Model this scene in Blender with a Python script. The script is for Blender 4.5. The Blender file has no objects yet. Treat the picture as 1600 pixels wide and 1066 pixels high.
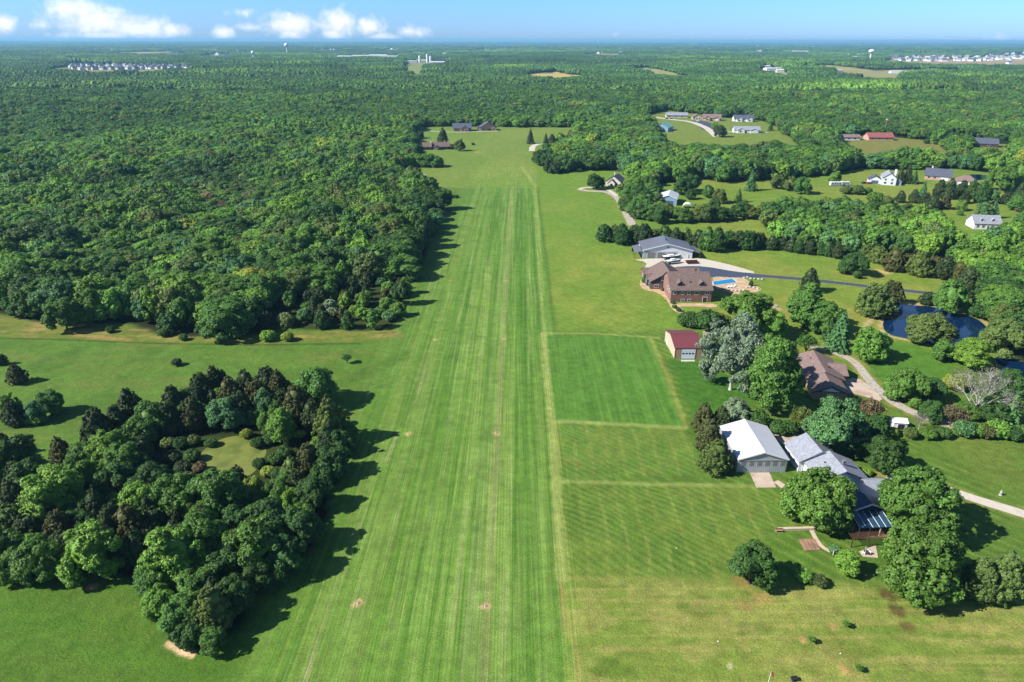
import bpy, bmesh, math, random
import numpy as np
from mathutils import Vector, Matrix

rnd = random.Random(7)
nr = np.random.default_rng(7)
SC = bpy.context.scene
COL = SC.collection

# ------------------------------------------------------------------ camera, sky, sun, exposure
H, F, PITCH, ROLL = 100.0, 1066.67, math.atan((533 - 63.5) / 1066.67), math.radians(0.14)
cam_d = bpy.data.cameras.new('camera'); cam = bpy.data.objects.new('camera', cam_d); COL.objects.link(cam)
cam_d.sensor_width = 36; cam_d.lens = 24.0; cam_d.clip_start = 1.0; cam_d.clip_end = 120000
cam.location = (0, 0, H)
cam.rotation_mode = 'XYZ'
cam.matrix_world = Matrix.Translation((0, 0, H)) @ Matrix.Rotation(math.pi / 2 - PITCH, 4, 'X') @ Matrix.Rotation(ROLL, 4, 'Z')
SC.camera = cam
SC.view_settings.view_transform = 'Standard'; SC.view_settings.look = 'None'
SC.view_settings.exposure = 1.31; SC.view_settings.gamma = 1.0
SC.cycles.max_bounces = 6; SC.cycles.diffuse_bounces = 2; SC.cycles.transparent_max_bounces = 4
SC.cycles.volume_bounces = 0

SUN_EL, SHADOW_DIR = math.radians(38), math.radians(15)
sd = bpy.data.lights.new('sun', 'SUN'); sun = bpy.data.objects.new('sun', sd); COL.objects.link(sun)
sd.energy = 4.6; sd.angle = math.radians(0.5); sd.color = (1.0, 0.95, 0.87)
ldir = Vector((math.cos(SHADOW_DIR) * math.cos(SUN_EL), math.sin(SHADOW_DIR) * math.cos(SUN_EL), -math.sin(SUN_EL)))
sun.rotation_euler = ldir.to_track_quat('-Z', 'Y').to_euler()

def px_dir(x, y):
    u, v = (x - 800) / F, (y - 533) / F
    c, s = math.cos(ROLL), math.sin(ROLL)
    u, v = c * u + s * v, -s * u + c * v
    return u, math.cos(PITCH) - v * math.sin(PITCH), -math.sin(PITCH) - v * math.cos(PITCH)
def gp(x, y, z=0.0):
    """ground point (at height z) seen at photo pixel x, y"""
    dx, dy, dz = px_dir(x, y); t = (z - H) / dz
    return Vector((dx * t, dy * t, z))
def to_px(p):
    x, y, z = p[0], p[1], p[2] - H
    d = y * math.cos(PITCH) - z * math.sin(PITCH)
    v = -(y * math.sin(PITCH) + z * math.cos(PITCH)) / d; u = x / d
    c, s = math.cos(ROLL), math.sin(ROLL)
    return 800 + F * (c * u - s * v), 533 + F * (s * u + c * v), d

world = bpy.data.worlds.new('World'); SC.world = world; world.use_nodes = True
def build_world():
    nt = world.node_tree; N = nt.nodes; L = nt.links
    N.clear()
    out = N.new('ShaderNodeOutputWorld'); bg = N.new('ShaderNodeBackground')
    sky = N.new('ShaderNodeTexSky'); sky.sky_type = 'NISHITA'; sky.sun_disc = False
    sky.sun_elevation = SUN_EL
    # the sun stands opposite to the shadows: compass azimuth measured from +Y clockwise
    az = math.atan2(-math.cos(SHADOW_DIR), -math.sin(SHADOW_DIR))
    sky.sun_rotation = az % (2 * math.pi)
    sky.altitude = 300; sky.air_density = 1.0; sky.dust_density = 0.3; sky.ozone_density = 4.0
    tc = N.new('ShaderNodeTexCoord')
    sx = N.new('ShaderNodeSeparateXYZ'); L.new(tc.outputs['Generated'], sx.inputs[0])
    def mth(op, a, b=None, c=None, clamp=False):
        n = N.new('ShaderNodeMath'); n.operation = op; n.use_clamp = clamp
        for i, q in enumerate((a, b, c)):
            if q is None: continue
            if isinstance(q, (int, float)): n.inputs[i].default_value = q
            else: L.new(q, n.inputs[i])
        return n.outputs[0]
    azo = mth('ARCTAN2', sx.outputs[0], sx.outputs[1]); elo = mth('ARCSINE', sx.outputs[2])
    # deeper blue near the horizon line than the clear-air model gives
    tint = N.new('ShaderNodeMix'); tint.data_type = 'RGBA'; tint.blend_type = 'MULTIPLY'
    tint.inputs[0].default_value = 1.0
    L.new(sky.outputs[0], tint.inputs[6])
    ramp = N.new('ShaderNodeValToRGB'); L.new(mth('MULTIPLY', elo, 6.0, clamp=True), ramp.inputs[0])
    ramp.color_ramp.elements[0].position = 0.0; ramp.color_ramp.elements[0].color = SKY_LOW
    ramp.color_ramp.elements[1].position = 0.42; ramp.color_ramp.elements[1].color = SKY_HIGH
    e = ramp.color_ramp.elements.new(1.0); e.color = (0.85, 0.95, 1.05, 1)
    L.new(ramp.outputs[0], tint.inputs[7])
    # clouds: puffs given by azimuth and elevation, broken up with noise
    cv = N.new('ShaderNodeCombineXYZ'); L.new(azo, cv.inputs[0]); L.new(elo, cv.inputs[1])
    nz = N.new('ShaderNodeTexNoise'); nz.inputs['Scale'].default_value = 75; nz.inputs['Detail'].default_value = 6
    nz.inputs['Roughness'].default_value = 0.62
    L.new(cv.outputs[0], nz.inputs['Vector'])
    nzb = N.new('ShaderNodeTexNoise'); nzb.inputs['Scale'].default_value = 26; nzb.inputs['Detail'].default_value = 4
    L.new(cv.outputs[0], nzb.inputs['Vector'])
    total = None
    for (x, y, w, h, s) in PUFFS:
        d = Vector(px_dir(x, y)).normalized(); a0 = math.atan2(d.x, d.y); e0 = math.asin(d.z)
        k = 1.0 / F * 1.02
        fx = mth('MULTIPLY', mth('SUBTRACT', azo, a0), 1 / (w * k)); fy = mth('MULTIPLY', mth('SUBTRACT', elo, e0), 1 / (h * k))
        r2 = mth('ADD', mth('MULTIPLY', fx, fx), mth('MULTIPLY', fy, fy))
        q = mth('MULTIPLY', mth('SUBTRACT', 1.0, mth('SQRT', r2)), s)
        total = q if total is None else mth('MAXIMUM', total, q)
    dens = mth('ADD', total, mth('MULTIPLY', mth('SUBTRACT', nz.outputs[0], 0.5), 1.3))
    ms = N.new('ShaderNodeMapRange'); ms.interpolation_type = 'SMOOTHSTEP'
    L.new(dens, ms.inputs[0]); ms.inputs[1].default_value = 0.0; ms.inputs[2].default_value = 0.95; ms.inputs[4].default_value = 0.97
    cm = N.new('ShaderNodeMix'); cm.data_type = 'RGBA'
    L.new(ms.outputs[0], cm.inputs[0]); L.new(tint.outputs[2], cm.inputs[6])
    cc = N.new('ShaderNodeMix'); cc.data_type = 'RGBA'; L.new(nzb.outputs[0], cc.inputs[0])
    cc.inputs[6].default_value = (6.2, 6.8, 7.8, 1); cc.inputs[7].default_value = (8.8, 8.4, 8.5, 1)
    L.new(cc.outputs[2], cm.inputs[7])
    L.new(cm.outputs[2], bg.inputs[0]); bg.inputs[1].default_value = 0.061
    L.new(bg.outputs[0], out.inputs[0])
SKY_LOW, SKY_HIGH = (0.48, 0.74, 1.36, 1), (0.48, 0.86, 1.6, 1)
PUFFS = [(115, 14, 46, 20, 1), (155, 34, 62, 24, 1), (215, 44, 62, 20, 1), (268, 47, 26, 13, 1), (160, 56, 70, 10, .8), (5, 38, 19, 15, .9),
         (65, 40, 16, 9, .55), (349, 52, 20, 13, 1), (455, 38, 50, 20, 1), (455, 54, 26, 14, .9), (375, 20, 26, 7, .5), (390, 43, 26, 7, .6), (530, 36, 34, 24, 1),
         (522, 54, 24, 12, 1), (578, 41, 28, 15, 1), (602, 58, 32, 8, .9), (645, 50, 34, 11, .75), (92, 62, 14, 4, .9), (960, 55, 14, 6, .3), (1560, 60, 26, 8, .35)]
build_world()

# ------------------------------------------------------------------ helpers
def lin(c): return tuple((v / 255 / 12.92) if v / 255 <= 0.04045 else ((v / 255 + 0.055) / 1.055) ** 2.4 for v in c)
KALB = 0.50
def alb(r, g, b, k=KALB):
    c = lin((r, g, b)); return (c[0] * k, c[1] * k, c[2] * k, 1)

def tag(o, label=None, cat=None, group=None, kind=None):
    if label: o['label'] = label
    if cat: o['category'] = cat
    if group: o['group'] = group
    if kind: o['kind'] = kind
    return o
def link(name, me, mats=None, parent=None):
    o = bpy.data.objects.new(name, me); COL.objects.link(o)
    if mats:
        for m in (mats if isinstance(mats, (list, tuple)) else [mats]): me.materials.append(m)
    if parent: o.parent = parent
    return o
def empty(name, loc=(0, 0, 0), rz=0.0, scale=(1, 1, 1)):
    o = bpy.data.objects.new(name, None); COL.objects.link(o); o.location = loc; o.rotation_euler = (0, 0, rz); o.scale = scale
    o.empty_display_size = 0.5
    return o
def np_mesh(name, V, faces, smooth=False):
    """faces: list of int arrays (n,k)"""
    me = bpy.data.meshes.new(name)
    V = np.asarray(V, np.float32); me.vertices.add(len(V)); me.vertices.foreach_set('co', V.ravel())
    nl = sum(f.size for f in faces); npoly = sum(len(f) for f in faces)
    me.loops.add(nl); me.polygons.add(npoly)
    me.loops.foreach_set('vertex_index', np.concatenate([f.ravel() for f in faces]).astype(np.int32))
    tot = np.concatenate([np.full(len(f), f.shape[1], np.int32) for f in faces]); st = np.concatenate([[0], np.cumsum(tot)[:-1]]).astype(np.int32)
    me.polygons.foreach_set('loop_start', st); me.polygons.foreach_set('loop_total', tot)
    if smooth: me.polygons.foreach_set('use_smooth', np.ones(npoly, bool))
    me.update(calc_edges=True); me.validate()
    return me
class MB:
    """collects simple shapes and links them as one mesh"""
    def __init__(s): s.v = []; s.f = []
    def poly(s, pts):
        b = len(s.v); s.v += [tuple(p) for p in pts]; s.f.append(tuple(range(b, b + len(pts)))); return s
    def box(s, x0, x1, y0, y1, z0, z1):
        b = len(s.v)
        s.v += [(x0, y0, z0), (x1, y0, z0), (x1, y1, z0), (x0, y1, z0), (x0, y0, z1), (x1, y0, z1), (x1, y1, z1), (x0, y1, z1)]
        s.f += [(b, b + 3, b + 2, b + 1), (b + 4, b + 5, b + 6, b + 7), (b, b + 1, b + 5, b + 4), (b + 1, b + 2, b + 6, b + 5), (b + 2, b + 3, b + 7, b + 6), (b + 3, b, b + 4, b + 7)]
        return s
    def tube(s, p0, p1, r0, r1, n=8, cap=True):
        p0, p1 = Vector(p0), Vector(p1); d = (p1 - p0).normalized()
        a = d.orthogonal().normalized(); c = d.cross(a); b = len(s.v)
        for p, r in ((p0, r0), (p1, r1)):
            for i in range(n):
                t = 2 * math.pi * i / n; s.v.append(tuple(p + (a * math.cos(t) + c * math.sin(t)) * r))
        for i in range(n): j = (i + 1) % n; s.f.append((b + i, b + j, b + n + j, b + n + i))
        if cap: s.f.append(tuple(b + n + i for i in range(n))); s.f.append(tuple(b + n - 1 - i for i in range(n)))
        return s
    def lathe(s, prof, n=20, at=(0, 0, 0)):
        b = len(s.v)
        for (r, z) in prof:
            for i in range(n): t = 2 * math.pi * i / n; s.v.append((at[0] + r * math.cos(t), at[1] + r * math.sin(t), at[2] + z))
        for k in range(len(prof) - 1):
            for i in range(n):
                j = (i + 1) % n; s.f.append((b + k * n + i, b + k * n + j, b + (k + 1) * n + j, b + (k + 1) * n + i))
        return s
    def prism(s, pts, z0, z1):
        n = len(pts); b = len(s.v)
        s.v += [(p[0], p[1], z0) for p in pts] + [(p[0], p[1], z1) for p in pts]
        s.f.append(tuple(range(b + n - 1, b - 1, -1))); s.f.append(tuple(range(b + n, b + 2 * n)))
        for i in range(n): j = (i + 1) % n; s.f.append((b + i, b + j, b + n + j, b + n + i))
        return s
    def slab(s, quad, t):
        """a sheet of thickness t hanging under the given corner points"""
        n = len(quad); b = len(s.v); q = [Vector(p) for p in quad]
        nrm = (q[1] - q[0]).cross(q[2] - q[0]).normalized()
        if nrm.z < 0: nrm = -nrm
        s.v += [tuple(p) for p in q] + [tuple(p - nrm * t) for p in q]
        s.f.append(tuple(range(b, b + n))); s.f.append(tuple(range(b + 2 * n - 1, b + n - 1, -1)))
        for i in range(n): j = (i + 1) % n; s.f.append((b + i, b + n + i, b + n + j, b + j))
        return s
    def mesh(s, name, fix=True, smooth=False):
        me = bpy.data.meshes.new(name); me.from_pydata(s.v, [], s.f); me.update()
        if fix:
            bm = bmesh.new(); bm.from_mesh(me); bmesh.ops.recalc_face_normals(bm, faces=bm.faces); bm.to_mesh(me); bm.free()
        if smooth: me.polygons.foreach_set('use_smooth', [True] * len(me.polygons))
        return me
    def build(s, name, mats, parent=None, **k): return link(name, s.mesh(name, **k), mats, parent)

# ------------------------------------------------------------------ materials
def mat(name, col, rough=0.8, spec=0.25, var=0.12, scale=1.5, metal=0.0, pattern=None, pscale=1.0, pamp=0.25, bump=0.0, col2=None):
    m = bpy.data.materials.new(name); m.use_nodes = True; nt = m.node_tree; N = nt.nodes; L = nt.links
    b = N['Principled BSDF']; b.inputs['Roughness'].default_value = rough; b.inputs['Specular IOR Level'].default_value = spec; b.inputs['Metallic'].default_value = metal
    tc = N.new('ShaderNodeTexCoord')
    nz = N.new('ShaderNodeTexNoise'); nz.inputs['Scale'].default_value = scale; nz.inputs['Detail'].default_value = 5; nz.inputs['Roughness'].default_value = .65
    L.new(tc.outputs['Object'], nz.inputs['Vector'])
    mr = N.new('ShaderNodeMapRange'); L.new(nz.outputs[0], mr.inputs[0]); mr.inputs[1].default_value = .25; mr.inputs[2].default_value = .75
    mr.inputs[3].default_value = 1 - var; mr.inputs[4].default_value = 1 + var
    mul = N.new('ShaderNodeMix'); mul.data_type = 'RGBA'; mul.blend_type = 'MULTIPLY'; mul.inputs[0].default_value = 1
    mul.inputs[6].default_value = col
    L.new(mr.outputs[0], mul.inputs[7]); res = mul.outputs[2]
    if col2:
        n2 = N.new('ShaderNodeTexNoise'); n2.inputs['Scale'].default_value = scale * .35; n2.inputs['Detail'].default_value = 6; L.new(tc.outputs['Object'], n2.inputs['Vector'])
        r2 = N.new('ShaderNodeMapRange'); r2.interpolation_type = 'SMOOTHSTEP'; L.new(n2.outputs[0], r2.inputs[0]); r2.inputs[1].default_value = .45; r2.inputs[2].default_value = .65
        mx = N.new('ShaderNodeMix'); mx.data_type = 'RGBA'; L.new(r2.outputs[0], mx.inputs[0]); L.new(res, mx.inputs[6]); mx.inputs[7].default_value = col2; res = mx.outputs[2]
    if pattern:
        if pattern == 'brick':
            p = N.new('ShaderNodeTexBrick'); p.inputs['Scale'].default_value = pscale
            p.inputs['Color1'].default_value = (1, 1, 1, 1); p.inputs['Color2'].default_value = (1 - pamp,) * 3 + (1,); p.inputs['Mortar'].default_value = (1.35, 1.5, 1.5, 1)
            mp = N.new('ShaderNodeMapping'); mp.inputs['Rotation'].default_value = (math.pi / 2, 0, 0); L.new(tc.outputs['Object'], mp.inputs['Vector']); L.new(mp.outputs[0], p.inputs['Vector'])
            fac = p.outputs[0]
        elif pattern == 'shingle':
            p = N.new('ShaderNodeTexVoronoi'); p.inputs['Scale'].default_value = pscale; L.new(tc.outputs['Object'], p.inputs['Vector'])
            r = N.new('ShaderNodeMapRange'); sp = N.new('ShaderNodeSeparateColor'); L.new(p.outputs['Color'], sp.inputs[0]); L.new(sp.outputs[0], r.inputs[0])
            r.inputs[3].default_value = 1 - pamp; r.inputs[4].default_value = 1 + pamp; fac = r.outputs[0]
        else:
            p = N.new('ShaderNodeTexWave'); p.bands_direction = {'ribx': 'X', 'riby': 'Y', 'ribz': 'Z'}[pattern]; p.inputs['Scale'].default_value = pscale; p.inputs['Distortion'].default_value = 0
            L.new(tc.outputs['Object'], p.inputs['Vector'])
            r = N.new('ShaderNodeMapRange'); L.new(p.outputs['Fac'], r.inputs[0]); r.inputs[1].default_value = .0; r.inputs[2].default_value = .25
            r.inputs[3].default_value = 1 - pamp; r.inputs[4].default_value = 1; fac = r.outputs[0]
            bp = N.new('ShaderNodeBump'); bp.inputs['Strength'].default_value = .4; bp.inputs['Distance'].default_value = .04; L.new(p.outputs['Fac'], bp.inputs['Height']); L.new(bp.outputs[0], b.inputs['Normal'])
        m2 = N.new('ShaderNodeMix'); m2.data_type = 'RGBA'; m2.blend_type = 'MULTIPLY'; m2.inputs[0].default_value = 1; L.new(res, m2.inputs[6]); L.new(fac, m2.inputs[7]); res = m2.outputs[2]
    L.new(res, b.inputs['Base Color'])
    return m
M = dict(
    concrete=mat('concrete', alb(220, 200, 180), .85, .2, .16, .8, col2=alb(196, 172, 150)),
    concrete_pale=mat('pale_concrete', alb(226, 216, 200), .85, .2, .14, .7),
    gravel=mat('gravel', alb(205, 196, 182), .95, .1, .22, 2.2, col2=alb(178, 168, 152)),
    asphalt=mat('asphalt', alb(72, 86, 106), .85, .3, .12, .6),
    tan_stone=mat('tan_paving', alb(208, 178, 142), .9, .15, .25, 1.2, col2=alb(235, 205, 160)),
    white_metal=mat('white_steel_sheet', alb(236, 239, 246, .5), .45, .4, .05, .3, pattern='riby', pscale=.55, pamp=.06),
    white_wall=mat('white_siding', alb(235, 238, 245, .6), .6, .3, .06, .6, pattern='ribz', pscale=1.1, pamp=.1),
    grey_wall=mat('grey_steel_siding', alb(190, 198, 205), .5, .4, .07, .5, pattern='ribx', pscale=.6, pamp=.12),
    grey_shingle=mat('grey_shingles', alb(165, 170, 182), .9, .2, .12, 1.2, pattern='shingle', pscale=2.6, pamp=.16),
    dark_shingle=mat('dark_shingles', alb(98, 104, 120), .9, .2, .14, 1.2, pattern='shingle', pscale=2.2, pamp=.18),
    brown_shingle=mat('brown_shingles', alb(132, 112, 106), .9, .2, .14, 1.0, pattern='shingle', pscale=2.2, pamp=.18),
    ranch_shingle=mat('tan_brown_shingles', alb(150, 128, 122), .9, .2, .13, 1.0, pattern='shingle', pscale=2.2, pamp=.16),
    red_metal=mat('dark_red_steel_sheet', alb(136, 72, 76), .5, .4, .06, .5, pattern='ribx', pscale=.7, pamp=.15),
    red_shingle=mat('red_brown_shingles', alb(168, 104, 98), .9, .2, .1, 1.),
    slate_metal=mat('slate_blue_steel_sheet', alb(124, 127, 140), .45, .45, .06, .4, pattern='ribx', pscale=.6, pamp=.14),
    navy_metal=mat('navy_steel_sheet', alb(40, 58, 92), .35, .5, .08, .4, pattern='ribx', pscale=.5, pamp=.3),
    teal_glass=mat('teal_sunroom_glass', alb(58, 92, 122), .12, .6, .2, .8),
    blue_metal=mat('pale_blue_steel_siding', alb(150, 190, 215), .5, .4, .06, .5, pattern='ribx', pscale=.7, pamp=.1),
    blue_door=mat('blue_door', alb(82, 118, 150), .5, .4, .06, .5, pattern='ribz', pscale=.7, pamp=.2),
    green_metal=mat('pale_green_steel_sheet', alb(150, 205, 180), .5, .4, .06, .4),
    beige_wall=mat('beige_steel_siding', alb(224, 205, 180), .6, .3, .05, .5, pattern='riby', pscale=.7, pamp=.12),
    tan_wall=mat('tan_steel_siding', alb(190, 160, 128), .6, .3, .05, .5, pattern='ribx', pscale=.7, pamp=.12),
    brick=mat('red_brick', alb(152, 114, 104), .9, .2, .2, 1.5, pattern='brick', pscale=1.6, pamp=.3),
    dark_siding=mat('dark_grey_siding', alb(84, 92, 104), .8, .2, .1, .8, pattern='ribz', pscale=1.2, pamp=.15),
    dark_wall=mat('dark_brown_wall', alb(92, 76, 68), .8, .2, .12, .8),
    cream_wall=mat('cream_wall', alb(228, 218, 204), .7, .2, .06, .8),
    pink_wall=mat('pink_brick_wall', alb(216, 176, 160), .9, .2, .1, 1.2),
    white=mat('white_paint', alb(240, 240, 240, .65), .5, .4, .04, .8),
    door_white=mat('white_door_panel', alb(226, 236, 246, .62), .5, .4, .04, .5, pattern='ribz', pscale=.45, pamp=.15),
    grey_panel=mat('translucent_grey_panel', alb(140, 142, 144), .6, .3, .08, 1.),
    glass=mat('window_glass', (.012, .016, .022, 1), .08, .6, .1, 1.),
    dark=mat('dark_fitting_and_shade', (.02, .02, .022, 1), .8, .2, .1, 1.),  # near-black for vents and fittings, and for shade in the shed openings
    wood=mat('weathered_wood', alb(190, 150, 124), .9, .15, .22, 1.2, pattern='ribx', pscale=1.3, pamp=.3, col2=alb(160, 128, 108)),
    timber=mat('pale_timber', alb(225, 205, 180), .85, .2, .15, 1.),
    rubber=mat('black_rubber', (.012, .012, .012, 1), .8, .2, .1, 2),
    red_paint=mat('red_car_paint', alb(196, 44, 44), .3, .5, .03, 1.),
    maroon=mat('maroon_paint', alb(110, 52, 50), .5, .4, .1, 1.),
    navy=mat('navy_paint', alb(40, 56, 92), .35, .5, .06, 1.),
    rust=mat('rusty_timber', alb(104, 76, 58), .9, .15, .3, 1.4),
    trellis=mat('green_trellis', alb(96, 132, 96), .8, .2, .2, 1.4),
    orange=mat('orange_windsock_cloth', alb(226, 92, 52), .8, .2, .06, 1.),
    steel=mat('galvanised_steel', alb(190, 194, 196), .4, .5, .06, 1., metal=.3),
    stone=mat('pale_rock', alb(205, 198, 188), .9, .2, .25, 1.5),
    soil=mat('bare_soil', alb(196, 160, 124), .95, .1, .25, 1.3),
    bark=mat('bark', (.07, .055, .042, 1), .95, .1, .3, 2.),
    bark_pale=mat('pale_bark', (.34, .325, .31, 1), .9, .1, .2, 2.),
    algae=mat('algae_water', alb(132, 142, 62), .6, .3, .18, .6, col2=alb(104, 120, 48)),
)
def water_mat(name, col, rough=.03):
    m = bpy.data.materials.new(name); m.use_nodes = True; N = m.node_tree.nodes; L = m.node_tree.links; b = N['Principled BSDF']
    b.inputs['Base Color'].default_value = col; b.inputs['Roughness'].default_value = rough; b.inputs['Specular IOR Level'].default_value = .5
    g = N.new('ShaderNodeNewGeometry'); nz = N.new('ShaderNodeTexNoise'); nz.inputs['Scale'].default_value = 1.1; nz.inputs['Detail'].default_value = 3; L.new(g.outputs['Position'], nz.inputs['Vector'])
    bp = N.new('ShaderNodeBump'); bp.inputs['Strength'].default_value = .12; bp.inputs['Distance'].default_value = .15; L.new(nz.outputs[0], bp.inputs['Height']); L.new(bp.outputs[0], b.inputs['Normal'])
    return m
M['pond'] = water_mat('pond_water', (.002, .013, .042, 1)); M['pool'] = water_mat('pool_water', alb(20, 150, 215), .05)

def leaf_mat(name, source):
    """foliage: base colour from the object's own colour (single trees) or from the tint that each tree of a wood carries"""
    m = bpy.data.materials.new(name); m.use_nodes = True; nt = m.node_tree; N = nt.nodes; L = nt.links; N.remove(N['Principled BSDF'])
    out = N['Material Output']
    if source == 'object':
        s = N.new('ShaderNodeObjectInfo'); colr = s.outputs['Color']
    else:
        s = N.new('ShaderNodeAttribute'); s.attribute_type = 'INSTANCER'; s.attribute_name = 'tint'; colr = s.outputs['Color']
    a = N.new('ShaderNodeAttribute'); a.attribute_type = 'GEOMETRY'; a.attribute_name = 'leafvar'
    mul = N.new('ShaderNodeMix'); mul.data_type = 'RGBA'; mul.blend_type = 'MULTIPLY'; mul.inputs[0].default_value = 1
    L.new(colr, mul.inputs[6]); L.new(a.outputs['Color'], mul.inputs[7])
    b = N.new('ShaderNodeBsdfPrincipled'); b.inputs['Roughness'].default_value = .55; b.inputs['Specular IOR Level'].default_value = .22
    L.new(mul.outputs[2], b.inputs['Base Color'])
    t = N.new('ShaderNodeBsdfTranslucent'); tm = N.new('ShaderNodeMix'); tm.data_type = 'RGBA'; tm.blend_type = 'MULTIPLY'; tm.inputs[0].default_value = 1
    L.new(mul.outputs[2], tm.inputs[6]); tm.inputs[7].default_value = (1.1, 1.25, .6, 1); L.new(tm.outputs[2], t.inputs[0])
    mx = N.new('ShaderNodeMixShader'); mx.inputs[0].default_value = .22; L.new(b.outputs[0], mx.inputs[1]); L.new(t.outputs[0], mx.inputs[2]); L.new(mx.outputs[0], out.inputs[0])
    return m
LEAF, LEAFI = leaf_mat('foliage', 'object'), leaf_mat('woodland_foliage', 'tint')

# ------------------------------------------------------------------ noise in numpy
def _hash(ix, iy, seed):
    h = (ix.astype(np.int64) * 374761393 + iy.astype(np.int64) * 668265263 + seed * 1442695041) & 0xffffffff
    h = ((h ^ (h >> 13)) * 1274126177) & 0xffffffff
    return ((h ^ (h >> 16)) & 0xffff) / 65535.0
def vnoise(x, y, seed=0):
    x, y = np.asarray(x, float), np.asarray(y, float)
    ix, iy = np.floor(x), np.floor(y); fx, fy = x - ix, y - iy
    fx, fy = fx * fx * (3 - 2 * fx), fy * fy * (3 - 2 * fy)
    a, b, c, d = _hash(ix, iy, seed), _hash(ix + 1, iy, seed), _hash(ix, iy + 1, seed), _hash(ix + 1, iy + 1, seed)
    return a + (b - a) * fx + (c - a) * fy + (a - b - c + d) * fx * fy
def fbm(x, y, seed=0, oct=4):
    s, a, t = 0, .5, 0
    for i in range(oct): s = s + a * vnoise(x * 2 ** i, y * 2 ** i, seed + i * 17); t += a; a *= .55
    return s / t
def smooth(a, b, x): t = np.clip((x - a) / (b - a), 0, 1); return t * t * (3 - 2 * t)
def hill(x, y):
    d = np.hypot(x, y)
    return smooth(1300, 2600, d) * 13 * smooth(.35, .8, fbm(x / 900, y / 420, 5, 3))
def W2(poly): return np.array([gp(*p)[:2] for p in poly])
def inside(P, x, y):
    r = np.zeros(x.shape, bool); n = len(P)
    for i in range(n):
        x0, y0 = P[i]; x1, y1 = P[(i + 1) % n]
        c = (y0 > y) != (y1 > y)
        with np.errstate(divide='ignore', invalid='ignore'): r ^= c & (x < (x1 - x0) * (y - y0) / (y1 - y0 + 1e-12) + x0)
    return r
def seg_dist(P, x, y, closed):
    d = np.full(x.shape, 1e9); n = len(P)
    for i in range(n if closed else n - 1):
        a, b = P[i], P[(i + 1) % n]; e = b - a; L2 = max(e @ e, 1e-9)
        t = np.clip(((x - a[0]) * e[0] + (y - a[1]) * e[1]) / L2, 0, 1)
        d = np.minimum(d, np.hypot(x - a[0] - t * e[0], y - a[1] - t * e[1]))
    return d

# ------------------------------------------------------------------ where woods and clearings lie (photo pixels of the ground line)
WOOD_LEFT = [(-900, 470), (0, 492), (60, 502), (130, 503), (200, 506), (245, 520), (300, 526), (360, 525), (420, 518), (460, 513), (520, 516), (580, 516), (608, 512), (620, 500), (630, 478),
             (640, 450), (652, 425), (665, 390), (680, 355), (690, 335), (680, 312), (665, 300), (655, 290), (640, 285), (622, 272), (622, 255), (640, 250), (652, 244), (640, 232), (622, 236), (622, 226), (645, 222), (650, 206), (648, 196), (-900, 196)]
YOUNG = [(430, 475), (500, 455), (560, 440), (625, 440), (628, 480), (605, 512), (560, 516), (460, 513), (400, 519), (415, 490)]
WOOD_RIGHT = [(905, 200), (1000, 197), (1015, 208), (1040, 214), (1130, 216), (1200, 216), (1260, 223), (1320, 232), (1400, 236), (1480, 240), (1600, 246), (2300, 250), (2300, 262), (1600, 268), (1540, 270), (1500, 264),
              (1430, 262), (1400, 260), (1350, 262), (1300, 274), (1200, 280), (1130, 285), (1095, 280), (1050, 286), (1020, 288), (990, 284), (975, 268), (940, 266), (900, 266), (880, 270), (860, 268), (846, 253), (852, 243), (872, 240), (893, 226)]
WOOD_BARN = [(975, 305), (992, 290), (1022, 285), (1022, 322), (1032, 335), (1015, 345), (992, 342), (980, 325)]
WOOD_CLUMP = [(1195, 350), (1215, 375), (1250, 388), (1310, 392), (1340, 398), (1400, 398), (1450, 405), (1480, 400), (1500, 385), (1490, 360), (1440, 348), (1400, 340), (1360, 338), (1300, 332), (1240, 328), (1200, 335)]
WOOD_EDGE = [(1500, 420), (1530, 398), (1600, 372), (1760, 372), (1760, 580), (1600, 570), (1572, 548), (1562, 520), (1552, 490), (1535, 470), (1520, 452)]
CLEAR = [[(1005, 180), (1040, 172), (1130, 184), (1190, 188), (1215, 198), (1265, 212), (1262, 217), (1200, 214), (1130, 214), (1040, 210), (1018, 198)],
         [(1300, 218), (1320, 211), (1400, 215), (1480, 222), (1500, 232), (1420, 232), (1340, 230)], [(1500, 232), (1510, 222), (1580, 226), (1600, 236), (1560, 240)],
         [(812, 123), (830, 116), (870, 114), (908, 118), (905, 124), (860, 126)],
         [(980, 107), (1010, 106), (1080, 116), (1085, 119), (1040, 117), (1000, 113)],
         [(1195, 106), (1230, 101), (1300, 102), (1378, 109), (1370, 113), (1290, 108), (1230, 106)],
         [(60, 113), (110, 101), (200, 103), (280, 104), (316, 107), (300, 113), (220, 117), (130, 118)],
         [(630, 113), (632, 98), (702, 97), (704, 103), (664, 105), (664, 120), (648, 120)],
         [(60, 94), (60, 91), (140, 94), (138, 97)], [(170, 84), (190, 82), (270, 83), (268, 87), (190, 87)], [(500, 92), (505, 90), (625, 89), (625, 92)],
         [(1372, 97), (1400, 90.5), (1500, 89.5), (1640, 91), (1640, 104), (1540, 104), (1440, 102)], [(1530, 89), (1540, 86), (1610, 86), (1610, 91)],
         [(1178, 114), (1200, 108), (1238, 116), (1230, 119)], [(1300, 115), (1312, 112), (1400, 110), (1500, 110), (1500, 114), (1410, 117), (1400, 124)], [(1365, 154), (1420, 153), (1440, 157), (1370, 157)],
         [(1195, 153), (1200, 151), (1275, 152), (1275, 154)]]
PW = {n: W2(p) for n, p in dict(left=WOOD_LEFT, young=YOUNG, right=WOOD_RIGHT, barn=WOOD_BARN, clump=WOOD_CLUMP, edge=WOOD_EDGE).items()}
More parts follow.
